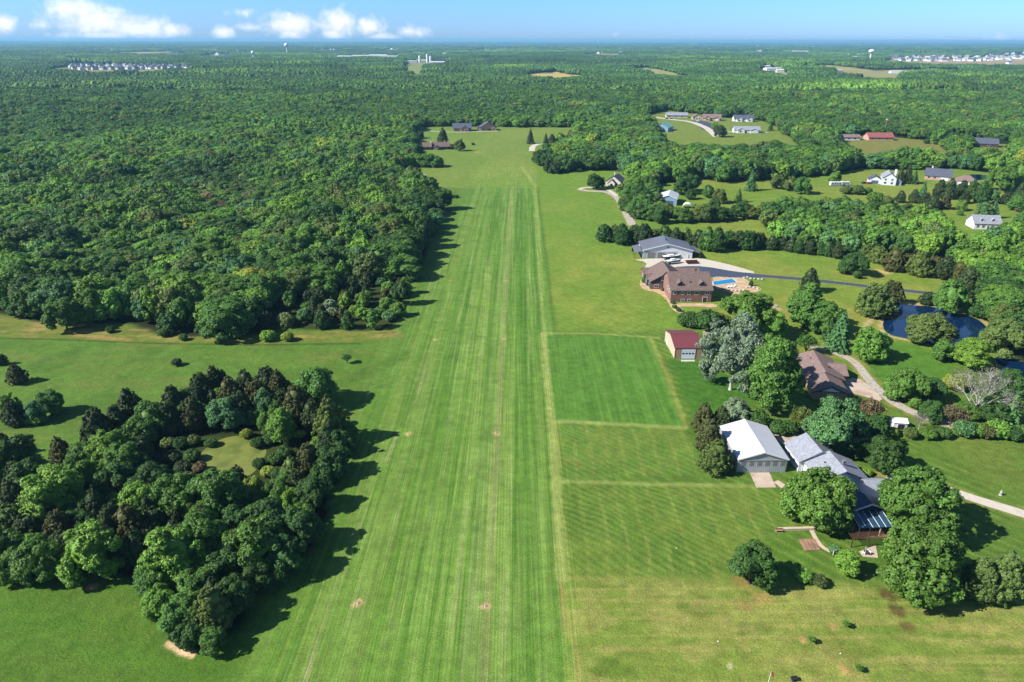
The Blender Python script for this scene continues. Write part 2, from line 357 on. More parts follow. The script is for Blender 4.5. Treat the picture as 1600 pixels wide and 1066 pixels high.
def clearing(p):
    ym = sum(q[1] for q in p) / len(p)      # the near rim is seen over the crowns of the trees in front of it
    return np.array([gp(q[0], q[1], (15 if ym > 150 else 9) if q[1] > ym else 0)[:2] for q in p])
_rf = random.Random(21)
for _i in range(30):
    _x, _y = _rf.uniform(0, 1600), _rf.choice((_rf.uniform(73, 80), _rf.uniform(80, 90))); _w = _rf.uniform(12, 40) ; _h = .25 + (_y - 70) * .045
    CLEAR.append([(_x - _w, _y), (_x - _w * .4, _y - _h), (_x + _w * .8, _y - _h * 1.1), (_x + _w, _y + .1), (_x + _w * .3, _y + _h * .6)])
CW = [clearing(p) for p in CLEAR]
OPEN_FAR = W2([(640, 260), (648, 198), (800, 198.5), (900, 199.5), (905, 215), (840, 260)])
GROVE = W2([(-200, 700), (20, 690), (75, 735), (110, 730), (150, 690), (200, 655), (270, 640), (330, 612), (400, 608), (480, 625), (520, 650), (550, 690), (540, 730), (515, 790), (505, 815), (470, 880), (420, 895), (370, 930), (375, 985), (345, 1010), (285, 1000), (250, 965), (225, 905), (150, 895), (60, 900), (-200, 905)])

# ------------------------------------------------------------------ ground: one sheet to the horizon, its grass colours held as vertex colours
def axis_steps(segs):
    out = [segs[0][0]]
    for (a, b, s0, s1) in segs:
        n = max(2, int(round((b - a) / ((s0 + s1) / 2)))); t = np.linspace(0, 1, n + 1)[1:]
        if s1 / s0 > 3 or s0 / s1 > 3:
            k = math.log(s1 / s0); n = max(2, int((b - a) / (s1 - s0) * k)); t = np.linspace(0, 1, n + 1)[1:]; t = (np.exp(k * t) - 1) / (math.exp(k) - 1)
        out += list(a + (b - a) * t)
    return np.array(out)
def build_ground():
    pos = axis_steps([(0, 60, .34, .34), (60, 130, .34, .8), (130, 300, .8, 2), (300, 700, 2, 6), (700, 42000, 6, 3000)])
    X = np.concatenate([-pos[:0:-1], pos])
    Y = np.concatenate([[-400, -100, 20, 60], axis_steps([(72, 140, .36, .4), (140, 260, .4, .8), (260, 600, .8, 2.6), (600, 1200, 2.6, 9), (1200, 42000, 9, 2500)])])
    gx, gy = np.meshgrid(X, Y); x, y = gx.ravel(), gy.ravel()
    C = np.zeros((len(x), 3)); d = np.hypot(x, y)
    LUT = lambda c: np.array(lin(c))
    def put(mask, c): C[:] = C + (LUT(c) - C) * mask[:, None]
    def region(P, edge=1.0, wob=0.0):
        b0, b1 = P.min(0) - 6, P.max(0) + 6; sel = np.where((x > b0[0]) & (x < b1[0]) & (y > b0[1]) & (y < b1[1]))[0]
        m = np.zeros(len(x))
        if len(sel):
            xs, ys = x[sel], y[sel]
            if wob: xs = xs + wob * (fbm(xs / 7, ys / 7, 3) - .5) * 2; ys = ys + wob * (fbm(xs / 7, ys / 7, 9) - .5) * 2
            dd = seg_dist(P, xs, ys, True) * np.where(inside(P, xs, ys), 1, -1); m[sel] = smooth(-edge, edge, dd)
        return m
    def stroke(pts, w, c, a=1.0, edge=.6, wob=.5):
        P = W2(pts); b0, b1 = P.min(0) - w - 4, P.max(0) + w + 4; sel = np.where((x > b0[0]) & (x < b1[0]) & (y > b0[1]) & (y < b1[1]))[0]
        if not len(sel): return
        xs = x[sel] + wob * (fbm(x[sel] / 3, y[sel] / 3, 21) - .5) * 2; dd = seg_dist(P, xs, y[sel], False)
        m = (1 - smooth(w / 2 - edge, w / 2 + edge, dd)) * a * (.7 + .5 * vnoise(x[sel] / 1.1, y[sel] / 1.1, 4)); m = np.clip(m, 0, 1)
        C[sel] += (LUT(c) - C[sel]) * m[:, None]
    big = fbm(x / 60, y / 60, 1); med = fbm(x / 14, y / 14, 2); fine = fbm(x / 2.5, y / 2.5, 8, 3)
    put(np.ones(len(x)), (34, 52, 24))
    near = smooth(640, 610, y - 0.0)
    # meadow base for everything close by
    put(near, (88, 130, 48))
    put(near * smooth(.4, .7, big) * .6, (102, 140, 56)); put(near * smooth(.5, .75, med) * .35, (76, 120, 40))
    # left field, lower left lawn
    lf = near * smooth(-36, -44, x - (y - 190) * .02)
    put(lf * .85, (94, 140, 52)); put(lf * smooth(.42, .7, fbm(x / 40, y / 16, 31)) * .5, (104, 140, 58)); put(lf * smooth(.52, .72, fbm(x / 22, y / 6, 33)) * .45, (116, 132, 66)); put(lf * smooth(.5, .7, med) * .3, (62, 108, 36))
    put(smooth(135, 118, y) * smooth(-26, -40, x) * .7, (88, 134, 42)); put(smooth(135, 118, y) * smooth(-26, -40, x) * smooth(.45, .65, fine) * .5, (68, 112, 32))
    # the mown strip and the mown band left of it
    t = x - .011 * y
    wobble = (fbm(x / 30, y / 60, 40) - .5) * 1.0
    tt = t + wobble
    band = near * smooth(-52, -40, t - 8 * smooth(250, 420, y)) * smooth(13.5, 11.5, t)
    grp = smooth(-6, -3, 0 * t) # constant
    put(band * .9, (100, 150, 58))
    s1 = vnoise(tt / .85, y / 140 + 3, 50); s2 = vnoise(tt / 2.6, y / 200, 51); s3 = vnoise(tt / .5, y / 25, 52)
    put(band * smooth(.45, .9, s1) * .55, (136, 172, 88)); put(band * smooth(.5, .1, s1) * .5, (70, 122, 38)); put(band * smooth(.55, .85, s2) * .4, (128, 166, 84)); put(band * smooth(.4, .1, s2) * .4, (72, 124, 38))
    put(band * smooth(.6, .95, s3) * .35, (158, 182, 120)); put(band * (1 - smooth(0, 2.2, np.abs(t + 6.2))) * .55, (142, 172, 100)); put(band * (1 - smooth(0, 1.2, np.abs(t + 5.6))) * .4, (150, 158, 108))
    put(band * (1 - smooth(0, 1.0, np.abs(t + 9.4))) * .35, (150, 178, 112)); put(band * (1 - smooth(0, 3.0, np.abs(t - 1.5))) * .45, (66, 124, 36)); put(band * smooth(.6, .8, med) * .25, (64, 114, 34))
    put(band * smooth(-16, -36, t) * smooth(.45, .75, fbm(tt / 1.6, y / 70, 60)) * .45, (122, 146, 72)); put(band * smooth(-16, -40, t) * .3, (98, 138, 56))
    put(band * (1 - smooth(.3, .9, np.abs(t + 36 - 5 * smooth(120, 200, y)))) * smooth(.4, .6, vnoise(tt, y / 20, 71)) * smooth(280, 250, y) * .45, (168, 176, 130))
    # far end of the strip: paler, wide diagonal mowing
    fe = smooth(505, 515, y) * near
    put(fe * .85, (122, 158, 66)); dg = np.sin((x * .8 - y * .6) * .55); put(fe * smooth(.1, .8, dg) * .35 * smooth(0, -20, x), (104, 150, 54)); put(fe * smooth(.45, .7, big) * .4, (140, 164, 84)); put(fe * smooth(-25, -35, x) * .5, (120, 150, 64))
    # lawn right of the strip
    rl = near * smooth(13.0, 15.5, t)
    put(rl * smooth(232, 240, y) * .9, (118, 158, 58)); dg = np.sin((x * .75 + y * .66) * 2.1 + 2 * med)
    put(rl * smooth(.0, .9, dg) * .4 * smooth(.25, .6, med), (146, 170, 84)); put(rl * smooth(.45, .7, fbm(x / 30, y / 40, 12)) * .6 * smooth(232, 245, y), (150, 166, 78)); put(rl * smooth(.5, .75, med) * .3, (90, 142, 46)); put(rl * smooth(330, 345, y) * .5, (106, 154, 54))
    # garden plots beside the strip
    p1 = region(W2([(853, 523), (1022, 529), (1068, 664), (860, 658)]), .8); put(p1, (88, 140, 54))
    sA = vnoise(tt / .7 , y / 60, 80); put(p1 * smooth(.55, .9, sA) * .5, (104, 154, 66)); put(p1 * smooth(.4, .1, sA) * .4, (62, 120, 36)); put(p1 * smooth(.45, .7, fbm(x / 12, y / 20, 81)) * .4, (88, 144, 52))
    p1b = region(W2([(1040, 560), (1098, 566), (1180, 610), (1165, 640), (1085, 650)]), 2.5, 2); put(p1b * .8, (62, 122, 36)); put(p1b * smooth(.5, .8, np.sin(np.hypot(x - 57, y - 190) * 1.6)) * .2, (110, 150, 70))
    for P, cA in ((W2([(862, 664), (1072, 674), (1110, 742), (870, 748)]), (106, 150, 62)), (W2([(870, 756), (1190, 762), (1250, 790), (1240, 830), (1160, 850), (1130, 905), (880, 902)]), (108, 148, 60))):
        m = region(P, 1.2, .6); put(m, cA)
        wv = (fbm(x / 11, y / 11, 88, 3) - .5) * 2.2; l1 = np.abs((((t + wv) / 4.3) % 1) - .5) * 4.3; l2 = np.abs((((x * .66 + y * .75 + wv * 1.6) / 1.7) % 1) - .5) * 1.7
        put(m * (1 - smooth(.25, .6, l1)) * (.05 + .75 * fbm(x / 6, y / 6, 90)), (150, 172, 90)); put(m * (1 - smooth(.2, .55, l2)) * (.2 + .5 * fbm(x / 9, y / 9, 91)), (62, 104, 34))
        put(m * smooth(.42, .68, fbm(x / 9, y / 9, 92)) * .4, (126, 150, 68)); put(m * smooth(.6, .8, fbm(x / 5, y / 5, 93)) * .25, (146, 146, 78))
    # dry lower right lawn
    br = near * smooth(112, 104, y + .06 * (x - 10)) * smooth(8, 14, x); put(br * .9, (126, 156, 68)); put(br * smooth(.45, .66, fbm(x / 16, y / 7, 101)) * .6, (158, 172, 92)); put(br * smooth(.48, .7, fbm(x / 9, y / 5, 102)) * .6, (92, 130, 46))
    put(br * smooth(.5, .85, vnoise(y / .7 + 2.5 * med, x / 30, 103)) * .5, (170, 172, 104)); put(br * smooth(.62, .82, fbm(x / 6, y / 9, 104)) * .3, (130, 128, 72)); put(br * smooth(.5, .7, fbm(x / 4, y / 2.2, 105)) * .35, (176, 176, 110))
    # right paddocks
    rp = near * smooth(110, 125, x) * smooth(205, 190, y) * smooth(95, 100, y); put(rp * .8, (98, 136, 52)); put(rp * smooth(.5, .9, np.sin(y * 1.5 + x * .35 + 2 * med)) * .35, (126, 152, 74)); put(rp * smooth(.5, .7, fbm(x / 18, y / 8, 110)) * .4, (120, 138, 64))
    pl = near * smooth(70, 90, x) * smooth(200, 225, y) * smooth(330, 300, y); put(pl * .85, (122, 156, 60)); put(pl * smooth(.45, .7, fbm(x / 18, y / 18, 111)) * .6, (156, 162, 80))
    put(region(W2([(1385, 532), (1430, 535), (1500, 570), (1480, 610), (1440, 600), (1400, 620), (1330, 590)]), 3, 2) * .8, (84, 142, 48))
    fr = near * smooth(90, 130, x) * smooth(330, 380, y); put(fr * .8, (116, 152, 58)); put(fr * smooth(.5, .9, np.sin(y * .5 - x * .12)) * .25, (146, 168, 84)); put(fr * smooth(.48, .7, big) * .5, (146, 162, 76))
    # strokes: mower turning lines, dry edges
    pale = (158, 182, 104)
    stroke([(849, 521), (855, 590), (862, 660), (869, 752), (874, 850), (880, 905)], 2.4, pale, .8); stroke([(846, 460), (849, 521)], 1.6, pale, .5); stroke([(836, 290), (842, 400), (846, 460)], 2.6, (150, 184, 96), .5); stroke([(800, 240), (836, 290)], 2.2, pale, .6)
    stroke([(850, 521), (930, 521), (1030, 528)], 1.6, pale, .6); stroke([(862, 658), (960, 663), (1070, 669)], 2.0, pale, .75); stroke([(868, 752), (1000, 756), (1180, 760)], 1.6, pale, .6)
    stroke([(1018, 530), (1045, 590), (1072, 666)], 1.5, (150, 168, 88), .75); stroke([(1035, 560), (1052, 610)], .4, (130, 112, 66), .6); stroke([(1012, 530), (1060, 650)], 1.0, (130, 164, 80), .4)
    stroke([(842, 371), (900, 366), (935, 368)], 1.2, (96, 148, 52), .6); stroke([(876, 905), (886, 980), (905, 1030), (905, 1090)], .7, (170, 160, 96), .6)
    stroke([(700, 288), (760, 292), (836, 290)], 3.0, (96, 146, 50), .7); stroke([(640, 330 - 75), (700, 262), (790, 268)], 2, (104, 146, 54), .5)
    # rough dry grass between wood and field, with the mower's dark edge
    rough = region(W2([(-200, 492), (0, 496), (200, 508), (330, 530), (450, 518), (620, 516), (628, 528), (520, 536), (400, 537), (250, 535), (100, 530), (-200, 522)]), 1.5, 2)
    put(rough * .8, (118, 136, 58)); put(rough * smooth(.45, .7, fbm(x / 10, y / 3, 120)) * .7, (176, 160, 104)); put(rough * smooth(.55, .75, fbm(x / 4, y / 3, 121)) * .5, (80, 110, 42))
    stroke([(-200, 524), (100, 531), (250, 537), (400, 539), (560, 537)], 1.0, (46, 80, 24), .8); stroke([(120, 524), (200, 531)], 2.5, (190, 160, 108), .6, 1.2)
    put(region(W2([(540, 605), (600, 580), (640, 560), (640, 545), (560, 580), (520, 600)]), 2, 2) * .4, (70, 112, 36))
    stroke([(262, 1004), (278, 1014), (297, 1024)], 1.5, (236, 214, 168), 1.0, .4, 1.3); stroke([(266, 1008), (290, 1022)], .8, (246, 226, 186), 1.0, .3, 1.0)
    rim = [(1401, 473), (1432, 475.5), (1459, 477), (1490, 484), (1527, 493.5), (1546, 508), (1556, 530)]
    stroke(rim, 2.6, (196, 176, 128), .9, .9, 2.2); stroke(rim[:2], 3.4, (214, 190, 140), .9, .8, 1.5); stroke([(1556, 530), (1540, 549), (1500, 554.5), (1460, 543)], 1.6, (150, 150, 84), .7, .8, 1.5); stroke([(1422, 532), (1386, 525), (1376, 510), (1380, 494), (1401, 473)], 1.8, (206, 190, 150), .9, .7, 1.6); stroke([(1352, 488), (1366, 491)], 5.5, (222, 206, 180), 1.0, .8, 1.0); stroke([(1364, 496), (1352, 510), (1346, 516)], 1.8, (206, 192, 156), .8, .6, 1.2)
    for P_, w_ in (([(1262, 540), (1300, 549), (1335, 563), (1356, 592), (1374, 612), (1402, 633), (1440, 650), (1490, 666), (1540, 672)], 5.2), ([(1385, 742), (1430, 755), (1478, 764), (1530, 782), (1600, 803)], 4.6), ([(1092, 422), (1200, 432), (1300, 441), (1440, 457), (1560, 470)], 5.2), ([(988, 352), (978, 332), (970, 316), (962, 306), (945, 299), (920, 299), (905, 296)], 6.4)):
        stroke([tuple(p) for p in P_], w_, (160, 158, 96), .75, .8, 1.6)
    # woods: dark ground colour under the trees
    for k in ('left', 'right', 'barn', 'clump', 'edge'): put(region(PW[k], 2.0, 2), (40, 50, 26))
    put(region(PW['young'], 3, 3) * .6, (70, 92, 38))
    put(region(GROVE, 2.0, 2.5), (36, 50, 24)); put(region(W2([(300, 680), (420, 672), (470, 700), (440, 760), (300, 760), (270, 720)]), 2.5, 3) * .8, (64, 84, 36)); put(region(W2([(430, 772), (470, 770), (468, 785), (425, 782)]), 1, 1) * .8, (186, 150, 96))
    far_open = region(OPEN_FAR, 3, 2); put(far_open, (116, 152, 64)); put(far_open * smooth(.45, .7, fbm(x / 60, y / 90, 130)) * .5, (138, 160, 80))
    for i, P in enumerate(CW):
        c = ([(150, 170, 110), (176, 172, 122), (128, 150, 84)][i % 3] if i > 16 else None) or [(122, 150, 66), (130, 140, 74), (120, 140, 70), (196, 190, 116), (160, 170, 104), (176, 180, 112), (140, 148, 96), (140, 162, 92), (160, 166, 110), (170, 170, 120), (196, 184, 160), (170, 165, 130), (190, 180, 150), (190, 185, 175), (160, 166, 110), (206, 190, 150), (150, 170, 110)][i % 17]
        put(region(P, 4 if i > 2 else 2, 3), c)
    # bare and mulched spots
    for (px, py, r, c) in ((559, 943, 1.15, (200, 184, 140)), (758, 948, 1.15, (200, 184, 140)), (638, 678, 1.15, (188, 176, 118)), (775, 677, 1.15, (188, 176, 118)), (680, 531, 1, (190, 168, 110)), (787, 530, 1, (190, 168, 110)), (703, 439, 1.2, (160, 160, 90)), (793, 439, 1.2, (160, 160, 90)),
                           (1254, 1000, .9, (200, 178, 120)), (1303, 980, .9, (186, 170, 112)), (1320, 1047, 1.1, (190, 172, 110)), (1213, 482, 2.2, (196, 182, 140)), (1230, 488, 2.5, (176, 156, 100)), (1381, 425, 4, (212, 190, 130)), (145, 917, 1.1, (196, 160, 120)), (745, 238, 4, (170, 176, 90)), (1140, 1040, .7, (200, 200, 160)), (1390, 930, 2.2, (96, 84, 52)), (1402, 955, 1.8, (92, 84, 50)), (1420, 980, 1.5, (110, 100, 60)), (1395, 905, 1.6, (116, 104, 62)), (1158, 908, 2.2, (150, 144, 80)), (1190, 935, 2.4, (170, 160, 96)), (1165, 945, 2, (150, 146, 84))):
        c0 = gp(px, py); sel = np.where((np.abs(x - c0.x) < r * 3) & (np.abs(y - c0.y) < r * 3))[0]
        if len(sel):
            dd = np.hypot(x[sel] - c0.x, y[sel] - c0.y) / r + (fbm(x[sel] / .8, y[sel] / .8, 140) - .5) * 1.2; m = (1 - smooth(.5, 1.2, dd)) * .85; C[sel] += (LUT(c) - C[sel]) * m[:, None]
    # small wear everywhere
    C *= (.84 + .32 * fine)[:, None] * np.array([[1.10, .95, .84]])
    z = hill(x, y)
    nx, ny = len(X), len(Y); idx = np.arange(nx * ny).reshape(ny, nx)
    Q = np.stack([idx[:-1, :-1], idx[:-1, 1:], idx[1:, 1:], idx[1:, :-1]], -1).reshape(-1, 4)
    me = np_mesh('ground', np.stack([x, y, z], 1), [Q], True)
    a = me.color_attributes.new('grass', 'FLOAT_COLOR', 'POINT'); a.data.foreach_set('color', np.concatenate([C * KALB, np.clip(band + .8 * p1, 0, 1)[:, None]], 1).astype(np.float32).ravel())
    m = bpy.data.materials.new('grass_ground'); m.use_nodes = True; N = m.node_tree.nodes; L = m.node_tree.links; b = N['Principled BSDF']
    b.inputs['Roughness'].default_value = .9; b.inputs['Specular IOR Level'].default_value = .12
    at = N.new('ShaderNodeAttribute'); at.attribute_name = 'grass'; g = N.new('ShaderNodeNewGeometry')
    res = at.outputs['Color']
    for sc, lo, hi, det in ((3.2, .52, 1.48, 6), (.5, .8, 1.2, 4), (.12, .9, 1.1, 3)):
        nz = N.new('ShaderNodeTexNoise'); nz.inputs['Scale'].default_value = sc; nz.inputs['Detail'].default_value = det; nz.inputs['Roughness'].default_value = .7; L.new(g.outputs['Position'], nz.inputs['Vector'])
        mr = N.new('ShaderNodeMapRange'); L.new(nz.outputs[0], mr.inputs[0]); mr.inputs[1].default_value = .3; mr.inputs[2].default_value = .7; mr.inputs[3].default_value = lo; mr.inputs[4].default_value = hi
        mx = N.new('ShaderNodeMix'); mx.data_type = 'RGBA'; mx.blend_type = 'MULTIPLY'; mx.inputs[0].default_value = 1; L.new(res, mx.inputs[6]); L.new(mr.outputs[0], mx.inputs[7]); res = mx.outputs[2]
    bz = N.new('ShaderNodeTexNoise'); bz.inputs['Scale'].default_value = 1.5; bz.inputs['Detail'].default_value = 5; bz.inputs['Roughness'].default_value = .72; L.new(g.outputs['Position'], bz.inputs['Vector'])
    bp = N.new('ShaderNodeBump'); bp.inputs['Distance'].default_value = .34; L.new(bz.outputs[0], bp.inputs['Height']); sb = N.new('ShaderNodeMapRange'); L.new(at.outputs['Alpha'], sb.inputs[0]); sb.inputs[3].default_value = .75; sb.inputs[4].default_value = .3; L.new(sb.outputs[0], bp.inputs['Strength']); L.new(bp.outputs[0], b.inputs['Normal'])
    # fine mowing lines that run with the strip, only where it is mown (mask in the alpha of the grass colour)
    mp = N.new('ShaderNodeMapping'); mp.inputs['Rotation'].default_value = (0, 0, .011); mp.inputs['Scale'].default_value = (3.4, .02, 1); L.new(g.outputs['Position'], mp.inputs['Vector'])
    nz = N.new('ShaderNodeTexNoise'); nz.noise_dimensions = '2D'; nz.inputs['Scale'].default_value = 1; nz.inputs['Detail'].default_value = 3; nz.inputs['Roughness'].default_value = .65; L.new(mp.outputs[0], nz.inputs['Vector'])
    mr = N.new('ShaderNodeMapRange'); L.new(nz.outputs[0], mr.inputs[0]); mr.inputs[1].default_value = .3; mr.inputs[2].default_value = .7; mr.inputs[3].default_value = .77; mr.inputs[4].default_value = 1.3
    mx = N.new('ShaderNodeMix'); mx.data_type = 'RGBA'; mx.blend_type = 'MULTIPLY'; L.new(at.outputs['Alpha'], mx.inputs[0]); L.new(res, mx.inputs[6]); L.new(mr.outputs[0], mx.inputs[7]); res = mx.outputs[2]
    L.new(res, b.inputs['Base Color'])
    tag(link('ground', me, m), kind='structure')
build_ground()

# ------------------------------------------------------------------ roads, paths, pads, water
def chaikin(P, n=2, closed=False):
    P = [np.array(p[:2]) for p in P]
    for _ in range(n):
        Q = []
        m = len(P)
        for i in range(m if closed else m - 1):
            a, b = P[i], P[(i + 1) % m]; Q += [a * .75 + b * .25, a * .25 + b * .75]
        P = Q if closed else [P[0]] + Q + [P[-1]]
    return P
def ribbon(name, pts, w, m, z=.02, kind='structure'):
    P = chaikin([gp(*p) for p in pts], 3); w = w if isinstance(w, (list, tuple)) else (w, w); mb = MB(); n = len(P); Lf, R = [], []
    for i, p in enumerate(P):
        d = P[min(i + 1, n - 1)] - P[max(i - 1, 0)]; d = d / np.linalg.norm(d); nrm = np.array((-d[1], d[0])); ww = w[0] + (w[1] - w[0]) * i / (n - 1)
        ww *= 1 + .16 * (float(vnoise(p[0] / 3, p[1] / 3, 7)) - .5)
        hz = float(hill(p[0], p[1])); Lf.append((*(p + nrm * ww / 2), z + hz)); R.append((*(p - nrm * ww / 2), z + hz))
    for i in range(n - 1): mb.poly([R[i], R[i + 1], Lf[i + 1], Lf[i]])
    return tag(mb.build(name, m), kind=kind)
def sheet(name, pts, m, z=.024, n=2, kind='structure', thick=0):
    P = chaikin([gp(*p) for p in pts], n, True) if n else [np.array(gp(*p)[:2]) for p in pts]
    mb = MB()
    if thick: mb.prism([tuple(p) for p in P], -.05, thick)
    else: mb.poly([(p[0], p[1], z) for p in P])
    return tag(mb.build(name, m), kind=kind)
ribbon('gravel_driveway', [(1262, 540), (1300, 549), (1335, 563), (1356, 592), (1374, 612), (1402, 633), (1440, 650), (1490, 666), (1540, 672), (1640, 690)], (2.6, 4.2), M['gravel'])
ribbon('lane', [(1385, 742), (1430, 755), (1478, 764), (1530, 782), (1600, 803), (1680, 830)], (3.4, 3.2), M['concrete_pale'])
sheet('driveway_apron', [(1306, 597), (1340, 589), (1362, 606), (1384, 630), (1345, 618), (1320, 612)], M['concrete'], .028, 1)
ribbon('asphalt_road', [(1092, 422), (1150, 428), (1200, 432), (1250, 436), (1300, 441), (1360, 448), (1440, 457), (1500, 464), (1560, 470), (1640, 476)], (4.4, 3.4), M['asphalt'], .03)
sheet('asphalt_yard', [(1040, 412), (1088, 412), (1120, 418), (1180, 428), (1200, 434), (1150, 434), (1112, 432), (1085, 440), (1040, 436)], M['asphalt'], .034, 1)
sheet('concrete_yard', [(985, 405), (1085, 403), (1103, 405), (1150, 416), (1188, 428), (1150, 425), (1100, 416), (1066, 416), (1040, 420), (1006, 420), (1012, 410)], M['concrete_pale'], .038, 1)
ribbon('lane', [(988, 352), (978, 332), (970, 316), (962, 306), (945, 299), (920, 299), (905, 296)], (5, 4.6), M['gravel'])
ribbon('lane', [(905, 296), (912, 293), (930, 293), (950, 296), (964, 306)], (3.2, 3.4), M['concrete_pale'], .03)
ribbon('lane', [(831, 236), (832, 228), (845, 224), (862, 226), (878, 232)], 6, M['concrete_pale'])
ribbon('lane', [(664, 204), (700, 207), (740, 206), (778, 205)], 5, M['gravel'])
ribbon('road', [(1002, 178), (1020, 183), (1050, 187), (1080, 190), (1100, 198), (1110, 204), (1120, 214)], 9, M['concrete_pale'], .05)
ribbon('asphalt_road', [(1085, 189), (1100, 193), (1112, 203)], 22, M['asphalt'], .04)
ribbon('lane', [(1130, 205), (1150, 207), (1180, 208), (1200, 207)], 6, M['gravel'], .05)
ribbon('lane', [(1040, 200), (1052, 206)], 8, M['gravel'], .05)
sheet('concrete_pad', [(1171, 738.5), (1202, 738.5), (1213, 762), (1182, 762)], M['concrete'], .03, 0)
ribbon('path', [(1212, 752), (1222, 758), (1236, 772), (1250, 790)], (1.6, 2.6), M['concrete'])
sheet('concrete_yard', [(1205, 678), (1225, 674), (1250, 678), (1275, 690), (1292, 702), (1280, 712), (1245, 712), (1228, 700)], M['concrete'], .028, 1)
sheet('concrete_pad', [(644, 272), (660, 271), (671, 276), (664, 280), (648, 279)], M['concrete_pale'], .03, 1)
sheet('concrete_pad', [(1065, 602 - 1), (1084, 601), (1084, 604), (1066, 604)], M['concrete_pale'], .03, 0) if False else sheet('concrete_pad', [(1064, 562.5), (1085, 562.5), (1086, 565), (1064, 565)], M['concrete_pale'], .03, 0)
sheet('concrete_pad', [(1098, 518), (1112, 518), (1108, 536), (1100, 540)], M['concrete'], .03, 0)
sheet('gravel_path', [(1006, 430), (1012, 428), (1010, 440), (1022, 446), (1045, 452), (1058, 476), (1070, 486), (1062, 490), (1050, 484), (1040, 466), (1025, 456), (1005, 453), (998, 443)], M['tan_stone'], .026, 2)
sheet('path', [(1050, 474), (1112, 474.5), (1122, 477), (1118, 481), (1090, 479), (1056, 479)], M['tan_stone'], .03, 1)
sheet('pool_terrace', [(1113, 430), (1143, 429.5), (1162, 434), (1178, 445), (1192, 452), (1180, 457), (1150, 461), (1130, 454), (1116, 450)], M['tan_stone'], .03, 1)
sheet('patio', [(1342, 862), (1368, 852), (1372, 872), (1348, 870)], M['concrete'], .03, 0)
pond_rim = (lambda *a: None)('pond_bank', [(1350, 486), (1368, 484), (1380, 490), (1392, 474), (1412, 467), (1440, 474), (1462, 476), (1492, 484), (1528, 492), (1550, 506), (1560, 530), (1540, 552), (1500, 556), (1460, 545), (1420, 534), (1384, 527), (1370, 512), (1360, 498), (1346, 494)], M['tan_stone'], .016, 2)
sheet('pond_water', [(1401, 475), (1430, 477.5), (1457, 479.5), (1487, 486.5), (1523, 496), (1542, 510), (1552, 530), (1538, 546), (1500, 552), (1460, 541), (1422, 530), (1386, 523), (1378, 508), (1384, 494)], M['pond'], .05, 2)
sheet('pond_water', [(1550, 556), (1580, 562), (1640, 575), (1640, 610), (1600, 598), (1560, 580)], M['pond'], .05, 2)
sheet('pond_water', [(1500, 274), (1530, 272), (1548, 276), (1540, 282), (1515, 281)], M['pond'], .05, 1)
sheet('algae_water', [(306, 716), (330, 692), (366, 680), (402, 684), (420, 704), (408, 722), (396, 742), (362, 752), (322, 744)], M['algae'], .05, 2)
(lambda *a: None)('bare_soil', [(254, 1000), (268, 1004), (285, 1012), (300, 1020), (298, 1026), (280, 1022), (262, 1012)], M['soil'], .03, 2)

# ------------------------------------------------------------------ tree shapes: crown of about one unit radius, trunk below
def unit(v): return v / np.maximum(np.linalg.norm(v, axis=-1, keepdims=True), 1e-9)
def rdir(n): return unit(nr.normal(size=(n, 3)))
def ico(sub):
    bm = bmesh.new(); bmesh.ops.create_icosphere(bm, subdivisions=sub, radius=1); bm.verts.ensure_lookup_table()
    V = np.array([v.co[:] for v in bm.verts]); T = np.array([[v.index for v in f.verts] for f in bm.faces]); bm.free(); return V, T
ICO1, ICO2 = ico(1), ico(2)   # 42 and 162 points
class Crown:
    def __init__(s): s.V, s.C, s.Q, s.T, s.n = [], [], [], [], 0
    def leaves(s, c, n, size, var, stretch=1.25):
        m = len(c); n = unit(n); t = unit(np.cross(n, rdir(m))); b = np.cross(n, t)
        sz = (size * nr.uniform(.7, 1.3, m))[:, None]; t = t * sz * stretch; b = b * sz
        bend = n * sz * .35
        P = np.stack([c - t - bend * .4, c - b * .8 + bend * .2, c + t - bend * .6, c + b * .8 + bend * .2], 1).reshape(-1, 3)
        s.V.append(P); s.Q.append((np.arange(m * 4) + s.n).reshape(-1, 4)); s.n += m * 4
        v = (var * nr.uniform(.66, 1.38, m)); w = nr.uniform(-.06, .08, m)
        s.C.append(np.repeat(np.stack([v * (1 + w), v, v * (1 - w), np.ones(m)], 1), 4, 0)); return s
    def blob(s, c, r, var=1.0, geo=ICO1, rough=.22):
        V, T = geo; k = 1 + rough * (nr.random(len(V)) - .5) * 2
        s.V.append(V * k[:, None] * np.asarray(r) + np.asarray(c)); s.T.append(T + s.n); s.n += len(V)
        s.C.append(np.tile([var, var, var, 1], (len(V), 1))); return s
    def mesh(s, name, m):
        f = ([np.concatenate(s.Q)] if s.Q else []) + ([np.concatenate(s.T)] if s.T else [])
        me = np_mesh(name, np.concatenate(s.V), f)
        a = me.color_attributes.new('leafvar', 'FLOAT_COLOR', 'POINT'); a.data.foreach_set('color', np.concatenate(s.C).astype(np.float32).ravel())
        me.materials.append(m); return me
